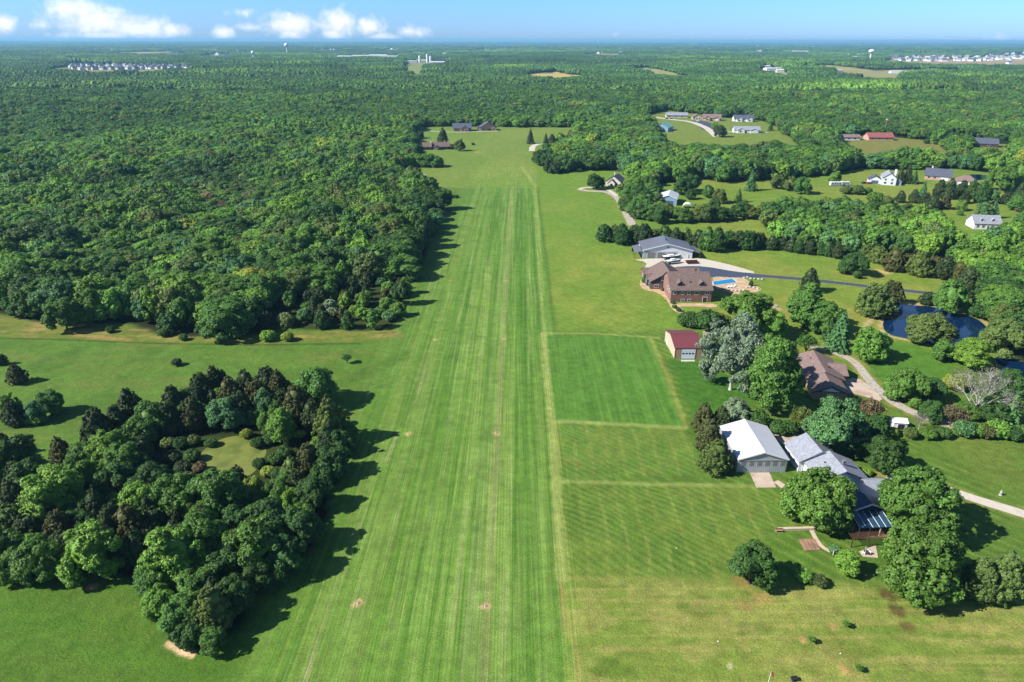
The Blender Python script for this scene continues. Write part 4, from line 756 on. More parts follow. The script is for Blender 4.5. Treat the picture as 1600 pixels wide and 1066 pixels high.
for a, L in (('in the row behind the grey workshop', [('cedar', 942 + i * 16.4 + rnd.uniform(-2, 2), 362 + i * .95 + rnd.uniform(-1.5, 1.5), 23 + rnd.uniform(0, 12), rnd.choice('kkdodmd'), ) for i in range(16)]),
             ('in the row under the right clump', [('cedar', 1206 + i * 15 + rnd.uniform(-2, 2), 379 + i * 1.6, 20, rnd.choice('kdd')) for i in range(9)]),
             ('in the row behind the far lawn drive', [('cedar', x, y, w, tn) for x, y, w, tn in ((1354, 392, 26, 'o'), (1374, 397, 32, 'o'), (1398, 405, 32, 'b'), (1420, 408, 30, 'b'), (1438, 411, 36, 'o'), (1462, 414, 30, 'b'), (1478, 417, 36, 'k'), (1500, 424, 30, 'b'), (1512, 438, 38, 'k'), (1550, 432, 48, 'd'), (1532, 445, 34, 'd'))]),
             ('in the hedgerow below the blue barn', [('broad', 1000 + i * 17.5 + rnd.uniform(-3, 3), 333 + rnd.uniform(-4, 4) - (i > 8) * 6, 25 + rnd.uniform(-3, 5), rnd.choice('mdobod')) for i in range(12)]),
             ('among the trees around the blue barn', [('broad', x, y, w, tn) for x, y, w, tn in ((985, 300, 26, 'm'), (1000, 302, 30, 'd'), (1012, 286, 26, 'm'), (980, 318, 24, 'd'), (996, 322, 28, 'm'), (1012, 318, 24, 'd'), (992, 288, 22, 'l'), (1042, 326, 20, 'o'), (1066, 288, 26, 'd'), (1082, 284, 26, 'd'), (1080, 303, 16, 'd'), (1107, 298, 18, 'm'), (1125, 305, 22, 'o'), (1215, 283, 22, 'o'), (1254, 288, 26, 'm'), (1236, 286, 20, 'o'))]),
             ('on the lawns before the blue barn', [('spruce', 1155, 305, 16, 'd'), ('spruce', 1175, 280, 22, 'g'), ('broad', 1117, 318, 18, 'd')]),
             ('on the far right meadow', [('cedar', 1408, 307, 15, 'k'), ('cedar', 1430, 306, 17, 'k'), ('spruce', 1444, 296, 16, 'g'), ('cedar', 1446, 311, 18, 'k'), ('cedar', 1458, 316, 20, 'k'), ('cedar', 1477, 315, 20, 'b'), ('cedar', 1509, 308, 17, 'k'), ('broad', 1504, 320, 16, 'l'), ('bush', 1500, 333, 10, 'm'), ('broad', 1540, 327, 24, 'g'), ('spruce', 1554, 326, 22, 'g'),
                                          ('cedar', 1470, 294, 22, 'k'), ('cedar', 1486, 294, 22, 'k'), ('cedar', 1505, 294, 20, 'k'), ('cedar', 1520, 295, 20, 'd'), ('cedar', 1536, 299, 24, 'd'), ('broad', 1551, 306, 20, 'g'), ('cedar', 1574, 309, 18, 'k'), ('broad', 1594, 315, 28, 'm'), ('bush', 1592, 327, 12, 'r'), ('cedar', 1597, 300, 24, 'k'), ('bush', 1368, 309, 26, 'm'), ('bush', 1386, 313, 20, 'o'), ('bush', 1340, 297, 20, 'o'), ('bush', 1322, 297, 18, 'o'), ('bush', 1356, 298, 14, 'm'), ('broad', 1305, 276, 18, 'l'), ('bush', 1384, 328, 14, 'r'),
                                          ('bush', 1552, 368, 26, 'o'), ('bush', 1572, 356, 22, 'm'), ('bush', 1590, 352, 22, 'm'), ('bush', 1576, 368, 26, 'd'), ('spruce', 1420, 270, 20, 'k'), ('spruce', 1408, 272, 18, 'k'), ('spruce', 1430, 276, 16, 'd'), ('broad', 1568, 275, 40, 'm'), ('broad', 1595, 270, 40, 'm')]),
             ('at the far end of the mown strip', [('spruce', 829, 212, 15, 'k'), ('spruce', 853, 218, 13, 'k'), ('cedar', 863, 217, 12, 'k'), ('broad', 875, 215, 15, 'l'), ('cedar', 891, 211, 12, 'k'), ('spruce', 676, 292, 17, 'k'), ('broad', 692, 309, 30, 'd'), ('bush', 713, 307, 8, 'd'), ('bush', 674, 251, 5, 'k'), ('cedar', 692, 213, 18, 'k'), ('bush', 705, 230, 9, 'd'), ('broad', 719, 226, 16, 'o'), ('bush', 739, 225, 6, 'd'), ('broad', 656, 210, 12, 'd'), ('broad', 652, 234, 18, 'd'), ('broad', 843, 245, 22, 'd'), ('broad', 856, 258, 20, 'k'), ('broad', 866, 262, 16, 'k'), ('bush', 905, 266, 9, 'l'), ('broad', 928, 282, 22, 'd'), ('broad', 938, 284, 16, 'd')]),
             ('among the far right houses', [('broad', 1125, 204, 17, 'k'), ('broad', 1117, 196, 10, 'l'), ('spruce', 1205, 196, 10, 'd'), ('broad', 1288, 209, 10, 'd'), ('bush', 1270, 207, 8, 'd'), ('bush', 1448, 221, 10, 'd'), ('bush', 1462, 223, 8, 'd')])):
    for t in L: T(*t, area=a, sz=rnd.uniform(.72, .95) if 'row' in a else 1.0)

# ------------------------------------------------------------------ woods: the nearest trees one by one, the rest as woodland
def scatter(x0, x1, y0, y1, s, j=.34, seed=0):
    r = np.random.default_rng(seed); nx, ny = int((x1 - x0) / s) + 1, int((y1 - y0) / (s * .866)) + 1
    gx, gy = np.meshgrid(np.arange(nx), np.arange(ny)); x = x0 + (gx + .5 * (gy % 2)) * s; y = y0 + gy * s * .866
    return (x + r.uniform(-j, j, x.shape) * s).ravel(), (y + r.uniform(-j, j, x.shape) * s).ravel()
FPTS = []      # woodland points: x, y, rx, rz, proto, tone colour
nr = np.random.default_rng(99)
TW = 'mmmmmmmlllddoog'
cand = []
x, y = scatter(-175, -30, 88, 215, 4.6, .3, 12); have = [t[0].location for t in TREES]
pool_ = W2([(240, 690), (300, 668), (340, 668), (368, 666), (398, 668), (444, 690), (470, 735), (420, 765), (360, 770), (290, 765), (240, 730)]); ok = inside(GROVE, x, y) & (seg_dist(GROVE, x, y, True) > 2.5) & ~inside(pool_, x, y)
for X, Y in zip(x[ok], y[ok]):
    if to_px((X, Y, 4))[0] < -20 or min(math.hypot(X - l.x, Y - l.y) for l in have) < 3.1: continue
    k = rnd.choice(('cedar', 'broad', 'broad', 'broad')); plant(k, X, Y, rnd.uniform(1.9, 2.9), 'k' if k == 'cedar' else rnd.choice('dmml'), 'among the taller pond grove trees', None, GR, rnd.uniform(1.0, 1.3)); have.append(TREES[-1][0].location)
x, y = scatter(-460, 420, 225, 620, 7.8, seed=3)
where = np.full(len(x), '', dtype=object)
for k in ('left', 'right', 'barn', 'clump', 'edge'): where[inside(PW[k], x, y)] = k
edge = seg_dist(PW['left'], x, y, True); young = inside(PW['young'], x, y)
keep = where != ''; x, y, where, edge, young = x[keep], y[keep], where[keep], edge[keep], young[keep]
for i in range(len(x)):
    px = to_px((x[i], y[i], 6))
    if px[0] < -60 or px[0] > 1660: continue
    n1 = float(fbm(x[i] / 34, y[i] / 40, 200, 2)); k = where[i]; n4 = float(fbm(x[i] / 26, y[i] / 26, 260, 2))
    if k == 'left' and edge[i] > 9 and rnd.random() < .07: continue
    if k == 'left' and young[i]:
        kind = rnd.choice(('cedar', 'cedar', 'broad', 'tall', 'bush', 'broad', 'cedar')); R = rnd.uniform(1.9, 3.3); tn = dict(cedar=rnd.choice('kkbbd'), broad=rnd.choice('mlglo'), tall=rnd.choice('lm'), bush=rnd.choice('pgmpl'))[kind]; szz = 1.0
    elif k == 'left' and edge[i] < 7 and rnd.random() < .6:
        kind = rnd.choice(('broad', 'tall', 'broad', 'tall', 'broad')); R = rnd.uniform(2.4, 4.0); tn = rnd.choice('mlmdgl'); szz = 1.0
    else:
        kind = 'broad'; R = rnd.choice((rnd.uniform(4, 5.8), rnd.uniform(5.4, 8), rnd.uniform(7.2, 10))); tn = rnd.choice('lloml' if n4 > .62 else 'ddgmd' if n4 < .36 else TW); szz = rnd.uniform(.86, 1.14) * (.5 + .95 * n1) * (5.2 + .2 * R) / R
        if k == 'left' and rnd.random() < .012: tn = rnd.choice('yr')
        if k == 'barn' : R *= .8
        if k == 'clump': R = rnd.uniform(3.9, 5.6); szz = rnd.uniform(1.0, 1.2)
        if k == 'right' and rnd.random() < .06: kind, tn, R, szz = 'spruce', 'k', 3.0, 1.4
        if k == 'left' and szz > 1: szz *= 1.0
    cand.append((R / px[2], x[i], y[i], R, kind, tn, szz, k, px))
cand.sort(key=lambda c: -c[0] / (1.0 if c[7] != 'edge' else .8))
NAME_AREA = {'right': 'in the far right wood', 'barn': 'in the copse beside the blue barn', 'clump': 'in the clump right of centre', 'edge': 'in the wood at the right edge'}
GROUPS = {'left': 'trees of the big left woodland', 'right': 'trees of the right wood', 'barn': 'trees of the copse by the blue barn', 'clump': 'trees of the right broadleaf clump', 'edge': 'trees of the wood at the right edge'}
def visible_front(c):
    # deep inside a closed canopy only the nearer rows show large
    return True
N_ONE = 190
for j, (q, X, Y, R, kind, tn, szz, k, px) in enumerate(cand):
    if j < N_ONE:
        if k == 'left':
            u = px[0]; a = ('at the far left woodland front' if u < 150 else 'at the middle woodland front' if u < 330 else 'in the thicket at the woodland corner' if px[1] > 440 and u > 390 else 'on the strip edge of the woodland' if u > 600 else 'behind the woodland front')
        else: a = NAME_AREA[k]
        plant(kind, X, Y, R, tn, a, None, GROUPS[k], szz)
    else: FPTS.append((X, Y, R, R * szz, {'broad': 0, 'tall': 3, 'cedar': 4, 'spruce': 5, 'bush': 6}[kind], tn))
PX_ = np.array([f[0] for f in FPTS])

# everything past 620 m, tree by tree to 1500 m
x, y = scatter(-1250, 1250, 600, 1500, 9.4, seed=5)
far = (np.abs(x) < .84 * y + 60) & ~inside(OPEN_FAR, x, y)
for P in CW[:3]: far &= ~(inside(P, x, y))
far &= ~((y < 620) & (np.abs(x) < 60))
for k in ('left', 'right'): far &= ~(inside(PW[k], x, y) & (y < 620))
# keep trees off the houses and lanes
for (hx, hy, hr) in ((632, 228, 10), (640, 266, 8), (682, 228, 16), (1034, 196, 22), (1056, 181, 22), (1098, 181, 24), (1160, 184, 22), (1164, 200, 24), (1375, 214, 30), (1328, 215, 26), (1530, 222, 38), (1545, 226, 30), (722, 198, 20), (762, 198, 18)):
    c = gp(hx, hy); far &= np.hypot(x - c.x, y - c.y) > hr
for X, Y in zip(x[far], y[far]):
    n1 = float(fbm(X / 42, Y / 60, 210, 2)); n2 = float(fbm(X / 260, Y / 200, 220, 2))
    R = rnd.uniform(5.6, 10.2); FPTS.append((X, Y, R, 5.6 * rnd.uniform(.86, 1.14) * (.5 + 1.0 * n1), 5 if rnd.random() < .012 + .12 * (n2 > .68) else rnd.choice((0, 1, 2)), rnd.choice('mmmmmdog' + ('lll' if n2 > .5 else 'dm') + ('lly' if n1 > .62 else ''))))
WPROTO = [broad_crown(71, 2.0, 17, 4600, .056, .0, m=LEAFI, sub=12, scat=.5, rcs=(.2, .36), fill=.2), broad_crown(72, 2.1, 14, 4600, .056, .0, m=LEAFI, br=(.36, .56), sub=12, scat=.5, rcs=(.2, .36), fill=.2), broad_crown(73, 1.9, 20, 4600, .056, .0, 1.02, m=LEAFI, lean=.16, sub=12, scat=.5, rcs=(.2, .36), fill=.2), broad_crown(74, 2.9, 20, 4200, .06, .0, .95, m=LEAFI, sub=12, scat=.5, rcs=(.2, .36), fill=.2), cedar_crown(75, 2.4, 2600, .075, LEAFI, .8, 90), spruce_crown(76, 2.6, 10, LEAFI, .08, 200), bush_crown(77, 1.3, 1400, .09, LEAFI)]
def patch_mesh(seed, R=32, n=60, low=False):
    global nr; nr = np.random.default_rng(seed); c = Crown(); pts = []
    xs, ys = scatter(-R, R, -R, R, 7.6, .33, seed)
    for a, b in zip(xs, ys):
        if math.hypot(a, b) > R * nr.uniform(.85, 1.02): continue
        r = nr.uniform(4.2, 6.0); h = nr.uniform(9, 15); v = nr.choice([.72, .85, 1.0, 1.0, 1.15, 1.35]); c.blob((a, b, h * .58), (r, r, h * .46), v, ICO1, .2)
        for _ in range(4):
            d = rdir(1)[0]; d[2] = abs(d[2]) * .8 + .15; c.blob((a + d[0] * r * .62, b + d[1] * r * .62, h * .58 + d[2] * h * .34), (r * .45, r * .45, r * .42), v * nr.uniform(.85, 1.2), ICO1, .25)
        n = 60; d = rdir(n); d[:, 2] = np.abs(d[:, 2]); c.leaves(np.array([a, b, h * .58]) + d * np.array([r, r, h * .46]) * 1.04, d + rdir(n) * .5, np.full(n, .75), np.full(n, v))
    return c.mesh('canopy', LEAFI)
def woodland(name, pts, protos, label):
    """one object: a point for each tree, with crowns set on the points by geometry nodes"""
    P = np.array([(p[0], p[1], p[2]) for p in pts], np.float32); n = len(P)
    me = bpy.data.meshes.new(name); me.vertices.add(n); me.vertices.foreach_set('co', P.ravel())
    def at(nm, t, arr, key): a = me.attributes.new(nm, t, 'POINT'); a.data.foreach_set(key, np.asarray(arr).ravel())
    at('size', 'FLOAT_VECTOR', np.array([p[3] for p in pts], np.float32), 'vector'); at('turn', 'FLOAT_VECTOR', np.array([(0, 0, p[4]) for p in pts], np.float32), 'vector')
    at('shape', 'INT', np.array([p[5] for p in pts], np.int32), 'value'); at('tint', 'FLOAT_COLOR', np.array([p[6] for p in pts], np.float32), 'color')
    o = link(name, me); ng = bpy.data.node_groups.new(name + '_planting', 'GeometryNodeTree'); N, L = ng.nodes, ng.links
    ng.interface.new_socket('Geometry', in_out='INPUT', socket_type='NodeSocketGeometry'); ng.interface.new_socket('Geometry', in_out='OUTPUT', socket_type='NodeSocketGeometry')
    gi, go = N.new('NodeGroupInput'), N.new('NodeGroupOutput'); ip = N.new('GeometryNodeInstanceOnPoints'); jn = N.new('GeometryNodeJoinGeometry')
    src = []
    for i, m in enumerate(protos): src.append(bpy.data.objects.new('%s_crown_form' % name, m))
    for s in reversed(src):
        oi = N.new('GeometryNodeObjectInfo'); oi.inputs['Object'].default_value = s; gt = N.new('GeometryNodeGeometryToInstance'); L.new(oi.outputs['Geometry'], gt.inputs[0]); L.new(gt.outputs[0], jn.inputs[0])
    def named(nm, t): a = N.new('GeometryNodeInputNamedAttribute'); a.data_type = t; a.inputs['Name'].default_value = nm; return a.outputs['Attribute']
    L.new(gi.outputs[0], ip.inputs['Points']); L.new(jn.outputs[0], ip.inputs['Instance']); ip.inputs['Pick Instance'].default_value = True
    L.new(named('shape', 'INT'), ip.inputs['Instance Index']); e = N.new('FunctionNodeEulerToRotation'); L.new(named('turn', 'FLOAT_VECTOR'), e.inputs[0]); L.new(e.outputs[0], ip.inputs['Rotation']); L.new(named('size', 'FLOAT_VECTOR'), ip.inputs['Scale'])
    L.new(ip.outputs[0], go.inputs[0]); md = o.modifiers.new('planting', 'NODES'); md.node_group = ng
    return tag(o, label, 'forest', None, 'stuff')
def big_tint(X, Y, tn):
    c = tint(tn, .16); k = .66 + .74 * float(fbm(X / 120, Y / 70, 230, 3)); return (c[0] * k, c[1] * k, c[2] * k, 1)
woodland('woodland', [(X, Y, float(hill(X, Y)), (R, R, RZ), rnd.uniform(0, 6.28), s, big_tint(X, Y, tn)) for X, Y, R, RZ, s, tn in FPTS], WPROTO, 'dense green broadleaf woodland stretching beyond the mown strip')
PATCH = [patch_mesh(s) for s in (81, 82, 83, 84)]
fp = []
for (y0, y1, s, k, kz) in ((1500, 6500, 46, 1.0, 1.0), (6500, 16000, 112, 2.4, 1.25), (16000, 40000, 380, 8, 1.6)):
    x, y = scatter(-.86 * y1, .86 * y1, y0, y1, s, .2, int(y0)); ok = (np.abs(x) < .84 * y + 80)
    for P in CW:
        b0, b1 = P.min(0) - 40, P.max(0) + 40; q = (x > b0[0]) & (x < b1[0]) & (y > b0[1]) & (y < b1[1])
        if q.any():
            ins = np.zeros(len(x), bool); ins[q] = inside(P, x[q], y[q]) | (seg_dist(P, x[q], y[q], True) < 14 * k); ok &= ~ins
    x, y = x[ok], y[ok]; hz = hill(x, y); n1 = fbm(x / 420, y / 300, 240, 3); n2 = fbm(x / 150, y / 100, 241, 2); n3 = fbm(x / 1400, y / 330, 250, 3)
    for i in range(len(x)):
        c = TONE['m' if n1[i] < .62 else 'l']; v = (.18 + .7 * n2[i] + .72 * n3[i]) * rnd.uniform(.72, 1.2) * (.95 if k < 2 else .8 if k < 3 else .7); fp.append((x[i], y[i], hz[i] - .3, (k, k, kz * (.45 + 1.15 * n1[i]) * rnd.uniform(.85, 1.2) * (1 + .6 * (k > 5) * n3[i])), rnd.uniform(0, 6.28), rnd.randrange(4), (c[0] * v, c[1] * v, c[2] * v, 1)))
woodland('distant_forest', fp, PATCH, 'far forest canopy running to the horizon')

# labels of the trees that were not described one by one
def ordinal(i): return ['first', 'second', 'third', 'fourth', 'fifth', 'sixth', 'seventh', 'eighth', 'ninth', 'tenth', 'eleventh', 'twelfth', 'thirteenth', 'fourteenth', 'fifteenth', 'sixteenth', 'seventeenth', 'eighteenth', 'nineteenth', 'twentieth'][i] if i < 20 else '%dth' % (i + 1) if (i + 1) % 10 not in (1, 2, 3) else '%d%s' % (i + 1, ['st', 'nd', 'rd'][(i + 1) % 10 - 1])
by = {}
for t in TREES:
    if not t[5]: by.setdefault((TWORD[t[2]], NOUN[t[1]], t[3]), []).append(t)
for (tw, noun, area), L in by.items():
    L.sort(key=lambda t: t[4][0])
    for i, t in enumerate(L):
        s = '%s %s %s' % (tw, noun, area)
        if len(L) > 1: s += (', leftmost' if i == 0 else ', rightmost' if i == len(L) - 1 else ', %s from the left' % ordinal(i))
        t[0]['label'] = s
        if not t[0].get('group') and len(L) > 1: t[0]['group'] = '%ss %s' % (noun, area)
# ------------------------------------------------------------------ buildings
class Bld:
    def __init__(s, name, label, x, y, yaw=0.0, cat='house', group=None):
        s.root = empty(name, (x, y, float(hill(x, y))), math.radians(yaw)); tag(s.root, label, cat, group)
    def block(s, x0, y0, W, D, eave, ridge, axis='y', wall='white_wall', roof='grey_shingle', ov=.45, z0=0.0, rt=.2, hip=False, trim=None):
        x1, y1 = x0 + W, y0 + D; mb = MB()
        if axis == 'y' and not hip:
            xm = (x0 + x1) / 2
            for yy in (y0, y1): mb.poly([(x0, yy, z0), (x1, yy, z0), (x1, yy, eave), (xm, yy, ridge), (x0, yy, eave)])
            mb.poly([(x0, y0, z0), (x0, y1, z0), (x0, y1, eave), (x0, y0, eave)]); mb.poly([(x1, y0, z0), (x1, y1, z0), (x1, y1, eave), (x1, y0, eave)])
        elif not hip:
            ym = (y0 + y1) / 2
            for xx in (x0, x1): mb.poly([(xx, y0, z0), (xx, y1, z0), (xx, y1, eave), (xx, ym, ridge), (xx, y0, eave)])
            mb.poly([(x0, y0, z0), (x1, y0, z0), (x1, y0, eave), (x0, y0, eave)]); mb.poly([(x0, y1, z0), (x1, y1, z0), (x1, y1, eave), (x0, y1, eave)])
        else:
            mb.box(x0, x1, y0, y1, z0, eave)
        s.wall = mb.build('wall', M[wall], s.root)
        r = MB(); u = rt + .02
        if hip:
            a = min(W, D) / 2
            if W > D: A, B = (x0 + a, (y0 + y1) / 2, ridge), (x1 - a, (y0 + y1) / 2, ridge)
            else: A, B = ((x0 + x1) / 2, y0 + a, ridge), ((x0 + x1) / 2, y1 - a, ridge)
            k = (ridge - eave) / a * ov; c = [(x0 - ov, y0 - ov, eave - k + u), (x1 + ov, y0 - ov, eave - k + u), (x1 + ov, y1 + ov, eave - k + u), (x0 - ov, y1 + ov, eave - k + u)]
            A, B = (A[0], A[1], A[2] + u), (B[0], B[1], B[2] + u)
            if W > D: q = [[c[0], c[1], B, A], [c[1], c[2], B], [c[2], c[3], A, B], [c[3], c[0], A]]
            else: q = [[c[0], c[1], A], [c[1], c[2], B, A], [c[2], c[3], B], [c[3], c[0], A, B]]
            for f in q: r.slab(f, rt)
        elif axis == 'y':
            xm = (x0 + x1) / 2; k = (ridge - eave) / (W / 2) * ov
            r.slab([(x0 - ov, y0 - ov, eave - k + u), (xm, y0 - ov, ridge + u), (xm, y1 + ov, ridge + u), (x0 - ov, y1 + ov, eave - k + u)], rt)
            r.slab([(x1 + ov, y0 - ov, eave - k + u), (xm, y0 - ov, ridge + u), (xm, y1 + ov, ridge + u), (x1 + ov, y1 + ov, eave - k + u)], rt)
        else:
            ym = (y0 + y1) / 2; k = (ridge - eave) / (D / 2) * ov
            r.slab([(x0 - ov, y0 - ov, eave - k + u), (x1 + ov, y0 - ov, eave - k + u), (x1 + ov, ym, ridge + u), (x0 - ov, ym, ridge + u)], rt)
            r.slab([(x0 - ov, y1 + ov, eave - k + u), (x1 + ov, y1 + ov, eave - k + u), (x1 + ov, ym, ridge + u), (x0 - ov, ym, ridge + u)], rt)
        s.roof = r.build('roof', M[roof], s.root)
        s.b = (x0, y0, x1, y1, eave, ridge); s.axis = axis; s.ov, s.u, s.rt = ov, u, rt
        if trim and axis == 'y' and not hip:
            xm = (x0 + x1) / 2; t = MB(); k = (ridge - eave) / (W / 2) * ov
            for sx in (x0 - ov, x1 + ov): t.slab([(sx, y0 - ov - .14, eave - k + u + .02), (xm, y0 - ov - .14, ridge + u + .02), (xm, y0 - ov - .004, ridge + u + .02), (sx, y0 - ov - .004, eave - k + u + .02)], .34)
            t.build('fascia', M[trim], s.root)
        return s
    def _f(s, face):
        x0, y0, x1, y1 = s.b[:4]
        return {'F': lambda u, d: (x0 + u, y0 - d), 'B': lambda u, d: (x0 + u, y1 + d), 'L': lambda u, d: (x0 - d, y0 + u), 'R': lambda u, d: (x1 + d, y0 + u)}[face]
    def _bar(s, mb, face, u0, u1, z0, z1, d0, d1):
        f = s._f(face); a, b = f(u0, d0), f(u1, d1); mb.box(min(a[0], b[0]), max(a[0], b[0]), min(a[1], b[1]), max(a[1], b[1]), z0, z1)
    def win(s, face, u, z, w=1.0, h=1.2, frame='white', pane='glass', name='window', mull=True):
        t = .09; mb = MB()
        for a in ((u - t, u, z - t, z + h + t), (u + w, u + w + t, z - t, z + h + t), (u, u + w, z - t, z), (u, u + w, z + h, z + h + t)): s._bar(mb, face, *a, .004, .09)
        if mull: s._bar(mb, face, u + w / 2 - .03, u + w / 2 + .03, z, z + h, .05, .08)
        o = mb.build(name, M[frame], s.root); mb = MB(); s._bar(mb, face, u, u + w, z, z + h, .006, .04); mb.build('pane', M[pane], o); return o
    def door(s, face, u, w=1.0, h=2.1, m='white', name='door', z=0.0, wins=0, frame=None):
        mb = MB(); s._bar(mb, face, u, u + w, z + .02, z + h, .004, .07); o = mb.build(name, M[m], s.root)
        mb = MB(); 
        for a in ((u - .12, u, z, z + h + .12), (u + w, u + w + .12, z, z + h + .12), (u, u + w, z + h, z + h + .12)): s._bar(mb, face, *a, .004, .1)
        mb.build('door_frame', M[frame or 'white'], o)
        for i in range(wins):
            mb = MB(); ww = w / (wins + .4); s._bar(mb, face, u + .2 * ww + i * ww + .15 * ww, u + .2 * ww + i * ww + .85 * ww, z + h * .48, z + h * .62, .072, .085); mb.build('pane', M['glass'], o)
        return o
    def chimney(s, x, y, z0, z1, w=.8, m='white'):
        mb = MB().box(x - w / 2, x + w / 2, y - w / 2, y + w / 2, z0, z1); mb.box(x - w / 2 - .08, x + w / 2 + .08, y - w / 2 - .08, y + w / 2 + .08, z1, z1 + .15); return mb.build('chimney', M[m], s.roof)
    def dormer(s, x, y0, y1, z0, zt, w, wall, roof):
        mb = MB(); mb.poly([(x - w / 2, y0, z0), (x + w / 2, y0, z0), (x + w / 2, y0, zt), (x, y0, zt + w * .42), (x - w / 2, y0, zt)])
        for sx in (-1, 1): mb.poly([(x + sx * w / 2, y0, z0), (x + sx * w / 2, y1, z0), (x + sx * w / 2, y1, zt), (x + sx * w / 2, y0, zt)])
        o = mb.build('dormer', M[wall], s.root); r = MB()
        for sx in (-1, 1): r.slab([(x + sx * (w / 2 + .25), y0 - .25, zt - .2), (x, y0 - .25, zt + w * .42 + .08), (x, y1, zt + w * .42 + .08), (x + sx * (w / 2 + .25), y1, zt - .2)], .12)
        r.build('dormer_roof', M[roof], o); p = MB().box(x - w * .28, x + w * .28, y0 - .05, y0 - .004, z0 + .25, zt - .05); p.build('pane', M['glass'], o); return o
    def part(s, name, mb, m, parent=None): return mb.build(name, M[m], parent or s.root)

# white hangar
b = Bld('hangar', 'white steel hangar with pale gable roof beside the dark cedars', 56.9, 145.0, .4, 'hangar').block(0, 0, 12.6, 15.8, 3.9, 6.0, 'y', 'grey_wall', 'white_metal', .22, rt=.14, trim='white')
for i in range(6):
    mb = MB(); x = .45 + i * 1.97; b.part('hangar_door', mb.box(x, x + 1.93, -.10, -.02, .05, 3.45), 'door_white' if False else 'grey_wall').parent = b.root
    p = MB().box(x + .55, x + 1.6, -.14, -.102, 1.95, 3.35); p.build('panel', M['grey_panel'], b.root.children[-1])
mb = MB().box(0, 12.6, -.2, -.03, 3.5, 3.78); b.part('door_track', mb, 'steel')
b.win('L', 3, 1.4, 1.2, 1.1); b.win('L', 9, 1.4, 1.2, 1.1); b.door('R', 11.5, 1.0, 2.1)
b.part('ridge_cap', MB().box(6.12, 6.48, -.26, 16.06, 6.13, 6.2), 'white', b.roof)
# garage and house
b = Bld('house', 'grey shingled house with white garage and dark blue metal roof', 72.6, 145.4, 3, 'house').block(0, 0, 10.4, 8.4, 3.0, 5.8, 'y', 'white_wall', 'grey_shingle', .4)
b.win('L', 2, 1.2, 1.0, 1.1); b.win('L', 5, 1.2, 1.0, 1.1); b.door('B', 2, 5.0, 2.3, 'door_white', 'garage_door'); b.door('F', 1.0, 1.0, 2.1)
b.block(1.4, -8.3, 11.8, 8.2, 2.9, 5.6, 'y', 'white_wall', 'grey_shingle', .45); b.win('L', 1.5, 1.0, 1.6, 1.2); b.win('L', 5, 1.0, 1.6, 1.2); b.win('R', 3, 1.0, 1.4, 1.2); b.door('L', 3.7, 1.0, 2.1, 'white')
b.part('vent', MB().box(4.6, 5.2, -3.4, -2.8, 4.2, 4.75), 'dark', b.roof); b.chimney(8.2, -5.2, 4.5, 6.4, .7, 'grey_panel')
b.block(11.0, -13.2, 4.6, 5.2, 2.9, 4.4, 'x', 'white_wall', 'grey_shingle', .4); b.win('R', 1.6, 1.0, 1.4, 1.2); b.win('F', 1.2, 1, 1.2, 1.2)
b.block(1.8, -20.2, 10.6, 11.8, 3.0, 5.2, 'y', 'dark_siding', 'navy_metal', .5, trim='white'); b.win('L', 2, 1.0, 1.6, 1.3); b.win('L', 6, 1.0, 1.6, 1.3); b.win('R', 3, 1.0, 1.6, 1.3)
for u in (.6, 3.1, 5.6): b.win('F', u + .5, .4, 1.8, 2.0)
b.door('F', 8.8, 1.0, 2.1, 'glass')
r = MB().slab([(2.2, -25.4, 2.7), (9.6, -25.4, 2.7), (9.6, -20.7, 3.5), (2.2, -20.7, 3.5)], .08); su = b.part('sunroom_roof', r, 'teal_glass')
for i in range(6):
    x = 2.2 + i * 1.48; MB().slab([(x - .05, -25.42, 2.76), (x + .05, -25.42, 2.76), (x + .05, -20.72, 3.56), (x - .05, -20.72, 3.56)], .05).build('glazing_bar', M['white'], su)
for x in (2.3, 4.7, 7.1, 9.5): MB().box(x - .08, x + .08, -25.3, -25.14, 0, 2.62).build('post', M['timber'], b.root)
b.part('deck', MB().box(1.9, 10.2, -25.6, -20.3, .02, .22), 'wood')
# red roofed barn
b = Bld('barn', 'tan barn with dark red metal roof and pale garage door', 55.8, 212.4, .5, 'barn').block(0, 0, 9.3, 15.6, 4.0, 5.9, 'x', 'beige_wall', 'red_metal', .28, rt=.14)
MB().box(-.04, 9.34, -.10, -.01, .0, 3.92).build('front_cladding_and_shade', M['tan_wall'], b.root); b.b = (0, -.1, 9.3, 15.6, 4, 5.9)  # darker tan sheet over the beige wall; the front's shade is in its colour
b.door('F', 2.15, 4.8, 3.7, 'door_white', 'garage_door', wins=4, frame='brown_shingle'); b.door('L', 11, 1, 2.1, 'white'); MB().box(-.06, .14, -.16, -.104, 0, 3.85).build('corner_trim', M['maroon'], b.root)
b.win('R', 4, 1.5, 1.0, 1.0); b.part('ridge_cap', MB().box(-.3, 9.6, 7.62, 7.98, 6.05, 6.12), 'red_metal', b.roof)
